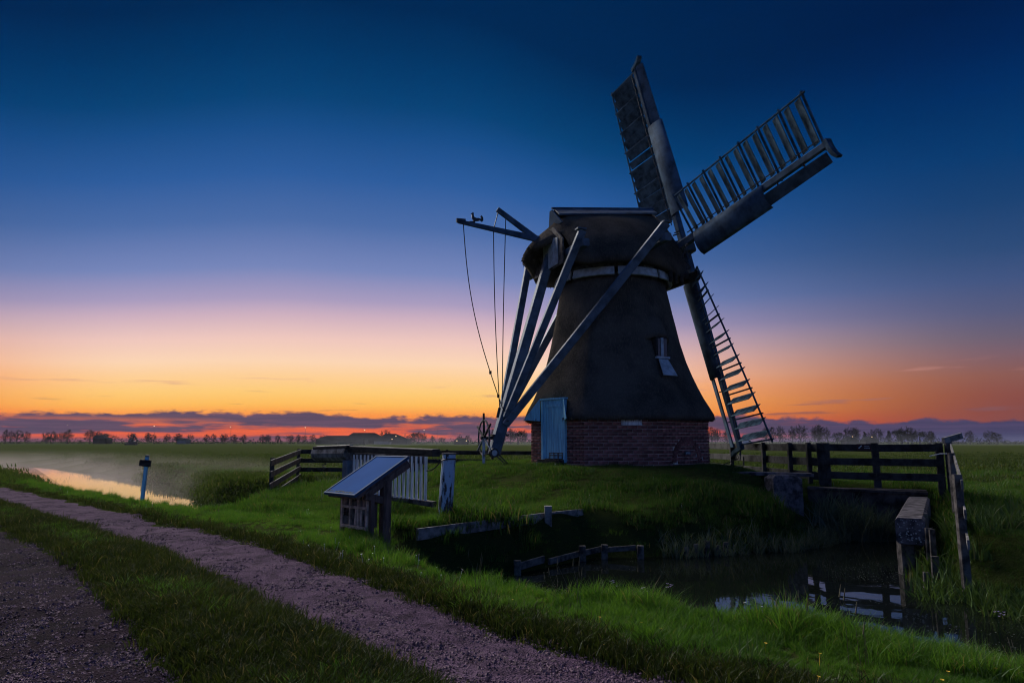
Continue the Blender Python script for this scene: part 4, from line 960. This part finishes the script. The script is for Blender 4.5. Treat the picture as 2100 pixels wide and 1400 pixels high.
g_herb = [tuft('herb_clump', m_herb, 34, .22, .12, .42, .030, .6, 120+i) for i in range(4)]
g_stone = [stones('stone_patch', material('crushed_stone', (.15,.09,.125), .9, .5, 60, rand=.35), i) for i in range(4)]

# strip between the wheel tracks and trodden margins
X, Y = candidates(60000, 3.6, 34); s, o, q, path, wdist, rm, clear = masks(X, Y)
edge = RNG.uniform(-.02, .16, len(X))
median = (q > 1.85) & (q < 3.05); margin_ = (q > 4.36) & (q < 4.75); left = q < .15
k = clear & (path < -edge+.06) & (median | margin_ | left) & (RNG.uniform(0, 1, len(X)) < np.where(left, .5, 1))
P = place(X, Y, k); scatter('short_grass', g_short, P, sizes(len(P), .8, 1.5, 1.0), 'short trodden grass between and beside the wheel tracks')
k = clear & median & (path < -.30) & (RNG.uniform(0, 1, len(X)) < .22*(.5+wob(X, Y, 1.9, 0, 8)))
P = place(X, Y, k); scatter('median_grass', g_mid, P, sizes(len(P), .35, .75, .8), 'taller green grass in the middle of the track')
# road verge and bank, growing taller towards the water
X, Y = candidates(62000, 3.6, 40); s, o, q, path, wdist, rm, clear = masks(X, Y)
verge = (q > 4.5) & (o < 8.6) & (rm > 9)
k = clear & verge & (RNG.uniform(0, 1, len(X)) < np.clip(.85+.5*wob(X, Y, 1.1, 4, 12), .3, 1)) & (RNG.uniform(0, 1, len(X)) < np.clip((q-4.45)/.3, 0, 1))
P = place(X, Y, k); t = np.clip((q[k]-4.5)/1.3, 0, 1); sc = sizes(len(P), .5, .85); clump = np.clip(.85+.45*wob(P[:,0], P[:,1], 2.6, 8, 16), .4, 1.7)
scatter('verge_grass', g_mid, P, sc*((.5+.35*t)*clump)[:,None], 'dense green verge grass between the track and the water')
k = clear & (o > 5.5-.15*wob(X, Y, 1.3, 0, 8)) & (wdist < 1.7) & (wdist > .35) & (o < 7.6) & (RNG.uniform(0, 1, len(X)) < .5)
P = place(X, Y, k); scatter('bank_grass', g_tall, P, sizes(len(P), .34, .66)*np.clip(.85+.28*wob(P[:,0], P[:,1], 2.1, 0, 8), .5, 1.2)[:,None], 'tall grass blades along the near bank of the water')
# dam, mound and far banks
X, Y = candidates(95000, 9, 46); s, o, q, path, wdist, rm, clear = masks(X, Y)
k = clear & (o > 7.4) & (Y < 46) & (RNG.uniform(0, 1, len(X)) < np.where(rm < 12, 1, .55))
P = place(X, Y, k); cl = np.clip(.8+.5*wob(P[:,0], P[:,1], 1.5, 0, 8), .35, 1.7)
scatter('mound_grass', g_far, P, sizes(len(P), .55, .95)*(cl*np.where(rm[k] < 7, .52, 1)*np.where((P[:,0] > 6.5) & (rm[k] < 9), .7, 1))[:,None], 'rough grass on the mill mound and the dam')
X, Y = candidates(52000, 30, 110, 1.1); s, o, q, path, wdist, rm, clear = masks(X, Y)
k = clear & (path < -.2) & (rm > 9) & (RNG.uniform(0, 1, len(X)) < np.clip((105-Y)/70, .05, 1))
P = place(X, Y, k); scatter('field_grass', g_field, P, sizes(len(P), .8, 1.6)*np.clip(.75+.4*wob(P[:,0]*.25, P[:,1], .35, 0, 8), .3, 1.5)[:,None], 'short grass of the flat meadow behind the mill')
# reeds and herbs on the pond's edges
def along(pts, n, spread):
    out = []; pts = [Vector(p) for p in pts]
    for _ in range(n):
        i = random.randrange(len(pts)-1); f = random.random(); p = pts[i]+(pts[i+1]-pts[i])*f; out.append((p.x+random.gauss(0, spread), p.y+random.gauss(0, spread*.7)))
    A = np.array(out); return np.stack([A[:,0], A[:,1], np.maximum(terrain(A[:,0], A[:,1]), WATER-.12)], -1)
P = along([(*xy(8.4,13.6), 0), (*xy(8.0,14.8), 0), (*xy(7.1,16.6), 0), (*xy(6.9,19.0), 0)], 190, .35); P2 = along([gp(1690,1100,WATER), gp(1760,1104,WATER), gp(1822,1106,WATER)], 260, .30)
P = np.concatenate([P, P2]); k = np.abs(sdist(P[:,0], P[:,1], POND)) < np.where(np.arange(len(P)) < 190, .32, .8); k &= P[:,2] < -.55; big_ = np.arange(len(P))[k] >= 190; P = P[k]; sc = sizes(len(P), .38, .68); sc[big_] *= 1.75
scatter('reeds', g_reed, P, sc, 'pale reeds standing along the back edge of the pond', .16)
P = along([gp(1935,1190,WATER+.2), gp(2010,1225,WATER+.1), gp(2120,1255,WATER+.1)], 60, .35); P2 = along([gp(1985,1150,-.5), gp(2060,1130,-.45), gp(2140,1110,-.4)], 60, .45); P = np.concatenate([P, P2])
scatter('bank_herbs', g_herb, P, sizes(len(P), .7, 1.35), 'leafy herbs on the right bank of the pond', .2)
P = along([gp(560,1020,-.7), gp(640,1022,-.7), gp(715,1026,-.6)], 40, .6); scatter('ditch_reeds', g_reed, P, sizes(len(P), .35, .6), 'thin reeds in the dark ditch end behind the lectern', .14)
# last year's stalks and broad-leaved weeds
def stalks(name, seed):
    g = np.random.default_rng(seed); mb = MB()
    for _ in range(4):
        a = g.uniform(0, 6.28); h = g.uniform(.28, .62); b = (g.uniform(-.1,.1), g.uniform(-.1,.1)); t = (b[0]+math.cos(a)*h*.25, b[1]+math.sin(a)*h*.25, h)
        mb.tube([(b[0], b[1], -.03), ((b[0]*2+t[0])/3, (b[1]*2+t[1])/3, h*.6), t], .003, 3, .002); mb.tube([t, (t[0]+.01, t[1], h+.05), (t[0]+.02, t[1], h+.10)], .008, 4, .003)
    me = bpy.data.meshes.new(name); me.from_pydata(mb.v, [], mb.f); me.materials.append(material('dry_stalk', (.15,.125,.07), .9, .3, 9)); return bpy.data.objects.new(name, me)
X, Y = candidates(5200, 4.5, 34); s, o, q, path, wdist, rm, clear = masks(X, Y)
k = clear & (q > 4.9) & (rm > 6) & (RNG.uniform(0, 1, len(X)) < np.where(wdist < 1.6, .05, .018))
P = place(X, Y, k); scatter('dry_stalks', [stalks('stalk_a', 1), stalks('stalk_b', 2), stalks('stalk_c', 3)], P, sizes(len(P), .4, .8), 'dry seed stalks standing in the grass along the water', .15)
k = clear & (((q > 4.8) & (RNG.uniform(0, 1, len(X)) < .045)) | ((q > 2.0) & (q < 2.9) & (RNG.uniform(0, 1, len(X)) < .05)))
P = place(X, Y, k); scatter('weeds', g_herb, P, sizes(len(P), .28, .6, .8), 'low broad-leaved weeds among the grass', .2)
# loose stones
X, Y = candidates(16000, 3.6, 15); s, o, q, path, wdist, rm, clear = masks(X, Y); k = (path > -.06)
P = place(X, Y, k, .008); scatter('loose_stones', g_stone, P, sizes(len(P), .7, 1.25, .8), 'crushed stone lying loose in the wheel tracks', .05)
# daisies
m_petal = material('white_petal', (.75,.74,.78), .7, .05, 5); m_yel = material('yellow_petal', (.65,.42,.03), .7, .1, 5)
def bloom(name, mat, r, h):
    mb = MB(); n = 8; mb.add([(0,0,h)]+[(math.cos(i*6.283/n)*r, math.sin(i*6.283/n)*r, h+.3*r) for i in range(n)], [(0,i+1,(i+1) % n+1) for i in range(n)]); mb.tube([(0,0,-.02),(0,0,h)], .0015, 3)
    me = bpy.data.meshes.new(name); me.from_pydata(mb.v, [], mb.f); me.materials.append(mat); return bpy.data.objects.new(name, me)
X, Y = candidates(1300, 6.0, 26); s, o, q, path, wdist, rm, clear = masks(X, Y)
k = clear & (q > 4.6) & (wob(X, Y, .9, 3, 11) > .35) & (wdist > .3)
P = place(X, Y, k); scatter('daisies', [bloom('daisy_a', m_petal, .009, .10), bloom('daisy_b', m_petal, .011, .14)], P, sizes(len(P), .8, 1.25), 'tiny white daisies scattered in the verge and on the mound')
X, Y = candidates(220, 4.2, 18); s, o, q, path, wdist, rm, clear = masks(X, Y); k = clear & (((q > 2.0) & (q < 2.9)) | (q > 4.4)) & (wdist > .4)
P = place(X, Y, k); scatter('dandelions', [bloom('dandelion', m_yel, .011, .07)], P, sizes(len(P), .8, 1.2), 'small yellow dandelions in the grass strips')
# lady's smock: a few stems one can tell apart on the near bank
m_pink = material('pale_pink_petal', (.60,.50,.66), .7, .1, 5)
for i, (px, py, lab) in enumerate(((1258,1192,'pink flower head left of the bright grass tuft at the bank'), (1318,1208,'double pink flower head at the bank, middle of three'), (1369,1201,'pink flower head nearest the sky reflection at the bank'), (2045,1258,'lilac flower head against dark water at the far right'))):
    Yf = (7.4, 7.3, 7.2, 6.4)[i]; tip = at(px, py, Yf); zg = gz(tip.x, tip.y); fl = root('meadow_flower', (tip.x, tip.y, zg), lab, 'flower', 'pink flowers on the near bank')
    mb = MB(); mb.tube([(tip.x+.02, tip.y, zg-.05), ((tip.x*2+.02)/2, tip.y, (zg+tip.z)/2), tip], .003, 4); mb.build('stem', m_herb, fl)
    mb = MB()
    for j in range(6):
        c = tip+Vector((random.gauss(0,.028), random.gauss(0,.02), random.gauss(0,.018)))
        for k2 in range(4):
            a = k2*math.pi/2+j; d1 = Vector((math.cos(a), math.sin(a)*.5, .5))*.016; d2 = Vector((-math.sin(a), math.cos(a)*.4, .2))*.008
            mb.add([c, c+d1*.6+d2, c+d1, c+d1*.6-d2], [(0,1,2,3)])
    mb.build('petals', m_pink, fl)

# ------------------------------------------------------------------ the far edge of the meadow
FARY = 520.0
def tree_proto(seed, h, spread, kind):
    """bare tree: trunk and limbs in one mesh, a rounded crown of fine twigs in another"""
    g = random.Random(seed); tk, cr = MB(), MB(); th = h*g.uniform(.16, .26); R_ = h*.40*spread
    def inside(f=1.0):
        while True:
            p = Vector((g.uniform(-1,1), g.uniform(-1,1), g.uniform(-1,1)))
            if p.length < 1: break
        p = p*f if p.length > .35 else p.normalized()*.8*f
        return Vector((p.x*R_, p.y*R_, h*.60+p.z*h*.40))
    top = Vector((g.gauss(0,.15), g.gauss(0,.15), th)); tk.tube([(0,0,-.3), top*.5, top], h*.030, 6, h*.022); nodes = []
    for i in range(g.randint(7, 10)):
        e = inside(.8); b = top*g.uniform(.75, 1.0); mid = b*.45+e*.55+Vector((-(e.x-b.x)*.12, -(e.y-b.y)*.12, .04*h)); P = [b, b*.6+mid*.4+Vector((0,0,.02*h)), mid, e]
        tk.tube(P, h*.015, 4, h*.006); nodes += [P[1], mid, mid*.5+e*.5, e]
    lead = Vector((g.gauss(0,.4), g.gauss(0,.4), h*.9)); tk.tube([top, top*.5+lead*.5, lead], h*.017, 4, h*.005); nodes += [top*.5+lead*.5, top*.2+lead*.8, lead]
    subs = []
    for _ in range(110):
        e = inside(1.0); b = min(nodes, key=lambda q: (q-e).length+g.uniform(0, .1*h)); m = (b+e)*.5+Vector((g.gauss(0,.2), g.gauss(0,.2), .25)); cr.tube([b, m, e], .085, 3, .05); subs += [m, e]
    c = Vector((0,0,h*.5))
    for _ in range(620):
        b = g.choice(subs); d = ((b-c).normalized()+Vector((g.gauss(0,.6), g.gauss(0,.6), g.gauss(.25,.5)))).normalized(); cr.tube([b, b+d*g.uniform(.5, 1.25)], .055, 3, .035)
    return tk, cr
def mesh_of(mb, name, mat):
    me = bpy.data.meshes.new(name); me.from_pydata(mb.v, [], mb.f); me.materials.append(mat); return me
def scaled(mb):
    return max(v[2] for v in mb.v)
BARE = []
for i, (h, sp) in enumerate(((10,1.0),(10,.8),(10,1.15),(10,.95),(10,1.05))):
    tk, cr = tree_proto(200+i*3, h, sp, 0); top = scaled(cr)
    for mb in (tk, cr): mb.v = [(x*10/top, y*10/top, z*10/top) for x, y, z in mb.v]
    wd2 = (max(v[0] for v in cr.v)-min(v[0] for v in cr.v))
    BARE.append((mesh_of(tk, 'trunk', m_bark), mesh_of(cr, 'crown', m_bark), wd2))
def leafy(seed, cone):
    g = random.Random(seed); tk, cr = MB(), MB(); tk.tube([(0,0,-.3),(0,0,4)], .35, 6, .2)
    blobs = [(Vector((g.uniform(-1,1)*2.2*(1-cone*.3), g.uniform(-1,1)*2.0, g.uniform(2.2, 8.2))), g.uniform(1.2, 2.2)) for _ in range(9)]
    if cone: blobs = [(Vector((g.gauss(0,.3), g.gauss(0,.3), 1.5+i*1.0)), 2.4-i*.26) for i in range(8)]
    for c, r in blobs:
        for _ in range(150):
            d = Vector((g.gauss(0,1), g.gauss(0,1), g.gauss(0,1))).normalized()*r*g.uniform(.5,1.12); p = c+d
            a = Vector((g.gauss(0,1), g.gauss(0,1), g.gauss(0,1))).normalized()*.30; b = Vector((g.gauss(0,1), g.gauss(0,1), g.gauss(0,1))).normalized()*.30
            cr.add([p-a, p+b, p+a], [(0,1,2)])
    return mesh_of(tk, 'trunk', m_bark), mesh_of(cr, 'crown', m_evergreen), 5.0
EVER = [leafy(1, 0), leafy(2, 0), leafy(5, 1)]
ORD = ['first','second','third','fourth','fifth','sixth','seventh','eighth','ninth','tenth','eleventh','twelfth','thirteenth','fourteenth','fifteenth','sixteenth','seventeenth','eighteenth','nineteenth','twentieth']
def put_tree(px, py_top, wpx, proto, label, group, Y=FARY, kind='bare_tree'):
    g = at(px, 906, Y); top = at(px, py_top, Y); tkm, crm, w = proto; h = top.z-.0
    t = root(kind, (g.x, Y+random.uniform(-12,12), -.15), label, 'tree', group, rz=random.uniform(0, 6.28))
    sx = wpx/F*Y/w; sz = h/10
    for nm, me in (('trunk', tkm), ('crown', crm)):
        o = bpy.data.objects.new(nm, me); COL.objects.link(o); o.parent = t; o.scale = (sx, sx, sz)
# left row: positions of the crowns between the tall lamps
lamps = [(140,870,903),(318,873,903),(474,875,904),(627,876,904)]
left = [(6,879,13),(18,881,12),(44,880,24),(67,883,18),(86,882,18),(100,882,16),(133,883,18),(158,880,20),(178,879,26),(195,882,15),(212,884,18),(257,887,14),(277,885,16),(289,885,12),(305,886,13),(318,889,13),(340,888,16),(357,887,15),(370,888,14),(398,888,15),(416,889,14),(437,888,15),(451,889,13),(472,888,12),(493,890,16),(508,890,14),(527,889,15),(544,890,14),(559,890,16),(575,889,13),(596,890,16),(608,891,12),(618,890,9),(632,890,13),(648,890,15),(660,889,20)]
cnt = {}
def near_lamp(px):
    k = [i for i, l in enumerate(lamps) if l[0] <= px]; return k[-1] if k else -1
for px, py, w in left:
    k = near_lamp(px); cnt[k] = cnt.get(k, 0)+1
    where = 'from the left edge of the skyline' if k < 0 else 'right of the %s tall lamp from the left' % ORD[k]
    put_tree(px, py, w*1.15, BARE[(px*7+py) % 5], '%s bare tree %s' % (ORD[cnt[k]-1], where), 'bare trees on the left skyline')
put_tree(233, 886, 24, EVER[0], 'dense dark rounded tree in the left row, fuller than its bare neighbours', 'evergreens on the skyline', kind='dense_tree')
put_tree(113, 889, 12, EVER[1], 'small dense bush left of the leftmost tall lamp', 'evergreens on the skyline', kind='dense_tree')
for i, (px, py, w, pr_) in enumerate(((793,880,26,BARE[2]),(839,884,19,EVER[0]),(856,883,22,BARE[0]),(870,886,16,BARE[3]),(884,892,14,BARE[1]),(905,894,16,BARE[4]),(944,893,16,BARE[2]),(957,891,12,BARE[0]))):
    put_tree(px, py, w, pr_, ['spreading tree behind the farm roofs','round dark tree just right of the farm barns','broad bare tree, second right of the farm barns','bare tree, third right of the farm barns','low bare tree, fourth right of the farm barns','low bare tree left of the thin mast','bare tree above the small lit house','bare tree close left of the winding wheel'][i], 'trees near the farm')
put_tree(1011, 878, 9, BARE[1], 'slim upright poplar between the winding wheel and the tail pole', 'trees near the farm')
for i, (px, py, w) in enumerate(((1033,878,16),(1047,875,20),(1062,875,22),(1076,880,18))):
    put_tree(px, py, w, (EVER[0], BARE[0], EVER[1], BARE[3])[i], '%s tree of the hazy clump seen left of the brick base' % ORD[i], 'hazy clump left of the mill', Y=430)
right = [(1441,873,18),(1452,874,16),(1463,877,14),(1475,877,14),(1488,878,15),(1579,872,17),(1590,873,18),(1604,871,18),(1617,872,16),(1641,867,30),(1662,873,18),(1678,869,22),(1696,872,16),(1709,873,18),(1724,873,18),(1748,874,22),(1766,877,16),(1787,877,22),(1801,878,18),(1843,872,34),(1868,876,22)]
for i, (px, py, w) in enumerate(right):
    base_ = 'right of the brick base, before the lowest sail' if i < 5 else 'right of the lowest sail along the skyline'
    put_tree(px, py, w*1.15, BARE[(px*5+i) % 5], '%s bare tree %s' % (ORD[i if i < 5 else i-5], base_), 'bare trees on the right skyline', Y=470)
for i, (px, py, w, c, lab) in enumerate(((1711,883,16,0,'dark bushy evergreen among bare trees above the double fence post'),(1770,882,14,2,'first pointed dark conifer in the right row'),(1817,880,18,2,'broader pointed conifer left of the densest trees in the right row'),(1835,879,26,0,'large dense dark tree in the right row'),(1869,877,22,1,'dense dark tree ending the unbroken right row'))):
    put_tree(px, py, w, EVER[c], lab, 'evergreens on the skyline', Y=474, kind='dense_tree')
for i, (px, py, w) in enumerate(((1893,880,18),(1913,882,20),(1935,881,18),(1976,881,20),(2015,880,22),(2040,885,26))):
    put_tree(px, py, w*1.1, BARE[(i*2+1) % 5], 'lone bare tree, %s to the right past the unbroken row' % ORD[i], 'lone trees on the right', Y=430)
# undergrowth and hedges: one low ragged mass along each stretch
def hedge(name, label, spans, Y, n, h0, h1):
    mb = MB(); g = random.Random(len(label))
    for xa, xb, ht in spans:
        A = at(xa, 906, Y).x; B = at(xb, 906, Y).x
        for _ in range(int(n*(B-A))):
            x = g.uniform(A, B); hh = ht*(.6+.4*math.sin(x*.21)*math.sin(x*.07+1)+.25*math.sin(x*.9))
            p = Vector((x, Y+g.uniform(-4,4), g.uniform(-.3, max(.5, hh)))); a = Vector((g.gauss(0,1), g.gauss(0,.6), g.gauss(0,1))).normalized()*.62; b = Vector((g.gauss(0,1), g.gauss(0,.6), g.gauss(0,1))).normalized()*.62
            mb.add([p-a, p+b, p+a], [(0,1,2)])
    o = mb.build(name, m_evergreen); o['kind'] = 'stuff'; o['label'] = label
hedge('undergrowth', 'dark undergrowth under the left row of trees', ((-260,190,6.5),(190,215,7),(225,620,5.4),(620,700,4.5),(830,1090,6)), 530, 12, 0, 4)
hedge('undergrowth', 'dark undergrowth under the right row of trees', ((1430,1500,7),(1560,1890,7.5),(1890,1960,5.5),(1950,2060,4.5),(2060,2500,3.0)), 480, 14, 0, 5)
hedge('undergrowth', 'faint blue wood on the far right horizon', ((2030,2700,9),), 1500, 1.6, 0, 8)

# farm: long low barn, tall barn, lean-to barn
def barn(px0, px1, ridge0, ridge1, pyr, Y, depth, name, label, wallm=None, lit=(), hz=.55):
    A, B = at(px0, 905, Y), at(px1, 905, Y); r0, r1 = at(ridge0, pyr, Y+depth/2), at(ridge1, pyr, Y+depth/2)
    b = root(name, ((A.x+B.x)/2, Y+depth/2, -.1), label, name, 'farm buildings'); ew = max(1.2, r0.z*hz)
    mb = MB(); mb.box(((A.x+B.x)/2, Y+depth/2, ew/2-.1), (B.x-A.x-1, depth-.8, ew+.2)); mb.build('wall', wallm or m_wall, b)
    mb = MB(); q = [Vector((A.x, Y, ew)), Vector((B.x, Y, ew)), Vector((B.x, Y+depth, ew)), Vector((A.x, Y+depth, ew)), Vector((r0.x, Y+depth/2, r0.z)), Vector((r1.x, Y+depth/2, r1.z))]
    mb.add(q, [(0,1,5,4),(2,3,4,5),(1,2,5),(3,0,4),(3,2,1,0)]); fix_normals(mb.build('roof', m_roof, b))
    for px, py in lit:
        c = at(px, py, Y-.3); mb = MB(); mb.box(c, (.6,.12,.5)); mb.build('window', m_window, b)
    return b
barn(645,748,672,735,893,440,14,'barn','long low dark barn at the left of the farm')
barn(700,792,724,768,887,455,18,'barn','tallest barn of the farm with a straight ridge', hz=.35)
barn(770,836,790,812,889,448,16,'barn','barn at the right of the farm with lit lamps', lit=((812,894),(804,900)), hz=.4)
barn(765,800,779,784,896,436,8,'barn','small pale gabled shed in front of the farm barns', m_pale_wall, hz=.4)
barn(930,962,938,954,898,440,9,'house','small house with two lit windows left of the winding wheel', lit=((937,903.5),(956.5,903.5)))
barn(188,218,196,210,892,500,9,'house','small dark house among the trees at far left')
barn(361,382,364,379,898,498,8,'shed','low pale shed between the second and third tall lamps', m_pale_wall, hz=.7)
for i, (px, py, Yl) in enumerate(((1748,895,462),(1788,895.5,462))):
    c = at(px, py, Yl); g0 = Vector((c.x, Yl+4, -.1)); b = root('house', g0, '%s lit house hidden among the right-hand trees' % ('left' if i == 0 else 'right'), 'house', 'houses among the right-hand trees')
    mb = MB(); mb.box((c.x, Yl+4, 1.2), (9,7,2.6)); mb.build('wall', m_wall, b)
    mb = MB(); mb.poly([(c.x-5, Yl+.2, 2.5), (c.x+5, Yl+.2, 2.5), (c.x, Yl+.2, 5.0)], (0,7.6,0)); fix_normals(mb.build('roof', m_roof, b))
    mb = MB(); mb.box((c.x, Yl-.1, c.z), (.5,.12,.5)); mb.build('window', m_window, b)
def mast(px, pyt, pyb, Y, lit, label, r=.11):
    t = at(px, pyt, Y); b = root('lamp_mast' if lit else 'radio_mast', (t.x, Y, -.1), label, 'lamp' if lit else 'mast', 'tall lamps along the far road' if lit else None)
    mb = MB(); mb.tube([(t.x, Y, -.3), (t.x, Y, t.z)], r, 6, r*.6); mb.build('pole', m_greyd, b)
    if lit:
        mb = MB(); mb.beam((t.x, Y, t.z), (t.x, Y-1.2, t.z+.15), .10, .08); mb.build('arm', m_greyd, b)
        mb = MB(); mb.box((t.x, Y-1.2, t.z+.08), (.55,.9,.22)); mb.build('housing', m_greyd, b)
        mb = MB(); c = Vector((t.x, Y-1.3, t.z-.10)); rr = .15
        mb.add([c+Vector(d)*rr for d in ((1,0,0),(0,1,0),(-1,0,0),(0,-1,0),(0,0,.7),(0,0,-.7))], [(0,1,4),(1,2,4),(2,3,4),(3,0,4),(1,0,5),(2,1,5),(3,2,5),(0,3,5)]); mb.build('bulb', m_lamp, b)
for i, (px, a_, b_) in enumerate(lamps): mast(px, a_, b_, 500, True, '%s tall lit lamp on the skyline, counted from the left' % ORD[i])
mast(749, 881, 900, 480, True, 'lit lamp above the ridge of the farm barns'); mast(870, 881.5, 900, 520, True, 'small lit lamp among the trees right of the farm')
mast(897, 879, 903, 500, False, 'thin unlit mast right of the farm trees', .09)
# excavator left standing in the far field
c = at(270, 907, 330); ex = root('excavator', (c.x, 330, -.12), 'dark excavator with raised arm parked in the far left field', 'excavator')
mb = MB(); mb.box((c.x-.2,330,.35), (5.2,2.2,.8)); mb.build('tracks', m_iron, ex)
mb = MB(); mb.poly([(c.x-1.8,329.2,.8),(c.x+2,329.2,.8),(c.x+2,329.2,1.7),(c.x+.4,329.2,2.0),(c.x+.2,329.2,2.9),(c.x-.9,329.2,2.9),(c.x-1.2,329.2,1.8)], (0,1.8,0)); fix_normals(mb.build('cab', m_greyd, ex))
mb = MB(); mb.box((c.x-.35,329.15,2.3), (.8,.06,.8)); mb.build('window', m_pale_wall, ex)
mb = MB(); mb.beam((c.x+.4,330,1.4), (c.x+.7,330,5.0), .45, .5); mb.beam((c.x+.7,330,5.0), (c.x+2.6,330,2.4), .35, .35); mb.build('arm', m_iron, ex)
mb = MB(); mb.poly([(c.x+2.2,329.6,2.5),(c.x+3.1,329.6,2.4),(c.x+3.2,329.6,1.5),(c.x+2.4,329.6,1.7)], (0,.8,0)); fix_normals(mb.build('bucket', m_iron, ex))
# field gate and sheep pen far out in the meadow
fg = root('field_gate', (at(720,911,240).x, 240, -.12), 'faint grey pen of posts and rails far out in the meadow', 'pen')
xs_ = [at(px, 911, 240).x for px in (692,701,713,722,734,748)]
for x in xs_: mb = MB(); mb.beam((x,240,-.3), (x,240,1.1 if x != xs_[-1] else 1.35), .12, .12); mb.build('post', m_grey, fg)
for z in (.35,.75,1.0): mb = MB(); mb.beam((xs_[0],239.9,z), (xs_[-1],239.9,z), .05, .09); mb.build('rail', m_grey, fg)
# van on the far road, glimpsed through the lowest sail
c = at(1532, 906, 330); vn = root('van', (c.x, 330, 0), 'white van on the far road seen through the lowest sail', 'van')
m_van = material('white_van_paint', (.7,.72,.75), .35, .05, 2); m_tail = emissive('tail_lamp', (1,.12,.06), 5)
mb = MB(); mb.poly([(c.x-2.6,329,.45),(c.x+2.6,329,.45),(c.x+2.6,329,1.2),(c.x+2.0,329,1.35),(c.x+1.4,329,2.25),(c.x+1.1,329,2.4),(c.x-2.5,329,2.4),(c.x-2.6,329,2.2)], (0,2,0)); fix_normals(mb.build('body', m_van, vn))
mb = MB(); mb.poly([(c.x+.4,328.97,1.4),(c.x+1.85,328.97,1.4),(c.x+1.35,328.97,2.1),(c.x+.4,328.97,2.1)], (0,.05,0)); fix_normals(mb.build('window', m_glass, vn))
for x in (-1.6,1.6):
    for y in (329.05,330.95): mb = MB(); mb.tube([(c.x+x,y-.1,.36),(c.x+x,y+.1,.36)], .36, 12); mb.build('wheel', m_iron, vn)
mb = MB(); mb.box((c.x-2.62,329.2,1.0), (.06,.2,.3)); mb.build('tail_light', m_tail, vn)

# ------------------------------------------------------------------ air: thin haze over everything, mist on the canal and under the trees
def volume_box(name, lo, hi, dens, col, aniso, label, shape=None, ang=0.0, center=None):
    mb = MB(); c = Vector([(a+b)/2 for a, b in zip(lo, hi)]); sz = [b-a for a, b in zip(lo, hi)]
    mb.box(c if center is None else center, sz, Matrix.Rotation(ang, 3, 'Z') if ang else None)
    m = bpy.data.materials.new(name+'_air'); m.use_nodes = True; n = m.node_tree.nodes; l = m.node_tree.links; n.clear(); T = NT(n, l)
    v = T.new('ShaderNodeVolumePrincipled'); v.inputs['Color'].default_value = (*col, 1); v.inputs['Density'].default_value = dens; v.inputs['Anisotropy'].default_value = aniso
    if shape: l.new(shape(T, dens), v.inputs['Density'])
    o = T.new('ShaderNodeOutputMaterial'); l.new(v.outputs[0], o.inputs['Volume'])
    ob = mb.build(name, m); ob['kind'] = 'stuff'; ob['label'] = label; return ob
volume_box('haze', (-800,-60,-2.9), (800,620,22), .00007, (.80,.84,.95), .2, 'thin evening haze over the meadow')
def canal_mist(T, d):
    t = T.new('ShaderNodeTexCoord'); v = t.outputs['Object']; sp = T.new('ShaderNodeSeparateXYZ'); T.l.new(v, sp.inputs[0]); x, y, z = sp.outputs
    n = T.mr(T.noise(v, .16, 3, .5), .40, .66)
    so_ = T.m('MULTIPLY', T.m('SUBTRACT', y, x), S2); oo = T.m('MULTIPLY', T.m('ADD', x, y), S2)
    f = T.m('MULTIPLY', T.mr(z, .95, -.9), T.m('MULTIPLY', T.mr(so_, 27.0, 40.0), T.mr(so_, 120.0, 80.0)))
    f = T.m('MULTIPLY', f, T.m('MULTIPLY', T.mr(oo, 8.0, 10.5), T.mr(oo, 25.0, 17.0)))
    return T.m('MULTIPLY', T.m('MULTIPLY', f, T.m('ADD', T.m('MULTIPLY', n, .85), .15)), d)
mc = Vector((*xy(73, 16.5), 0.0))
volume_box('mist', (-8.5,-46,-.93), (8.5,46,.95), .022, (.92,.80,.80), .45, 'low mist drifting over the canal on the left', canal_mist, rad(45), mc)
def tree_mist(T, d):
    t = T.new('ShaderNodeTexCoord'); v = t.outputs['Object']; sp = T.new('ShaderNodeSeparateXYZ'); T.l.new(v, sp.inputs[0])
    return T.m('MULTIPLY', T.m('MULTIPLY', T.mr(sp.outputs[2], 6.5, .0), T.m('ADD', T.mr(T.noise(v, .02, 2, .5), .35, .65), .25)), d)
volume_box('mist', (-90,250,-.1), (330,420,6.5), .0008, (.84,.88,.96), .2, 'bluish ground mist before the trees behind the mill', tree_mist)
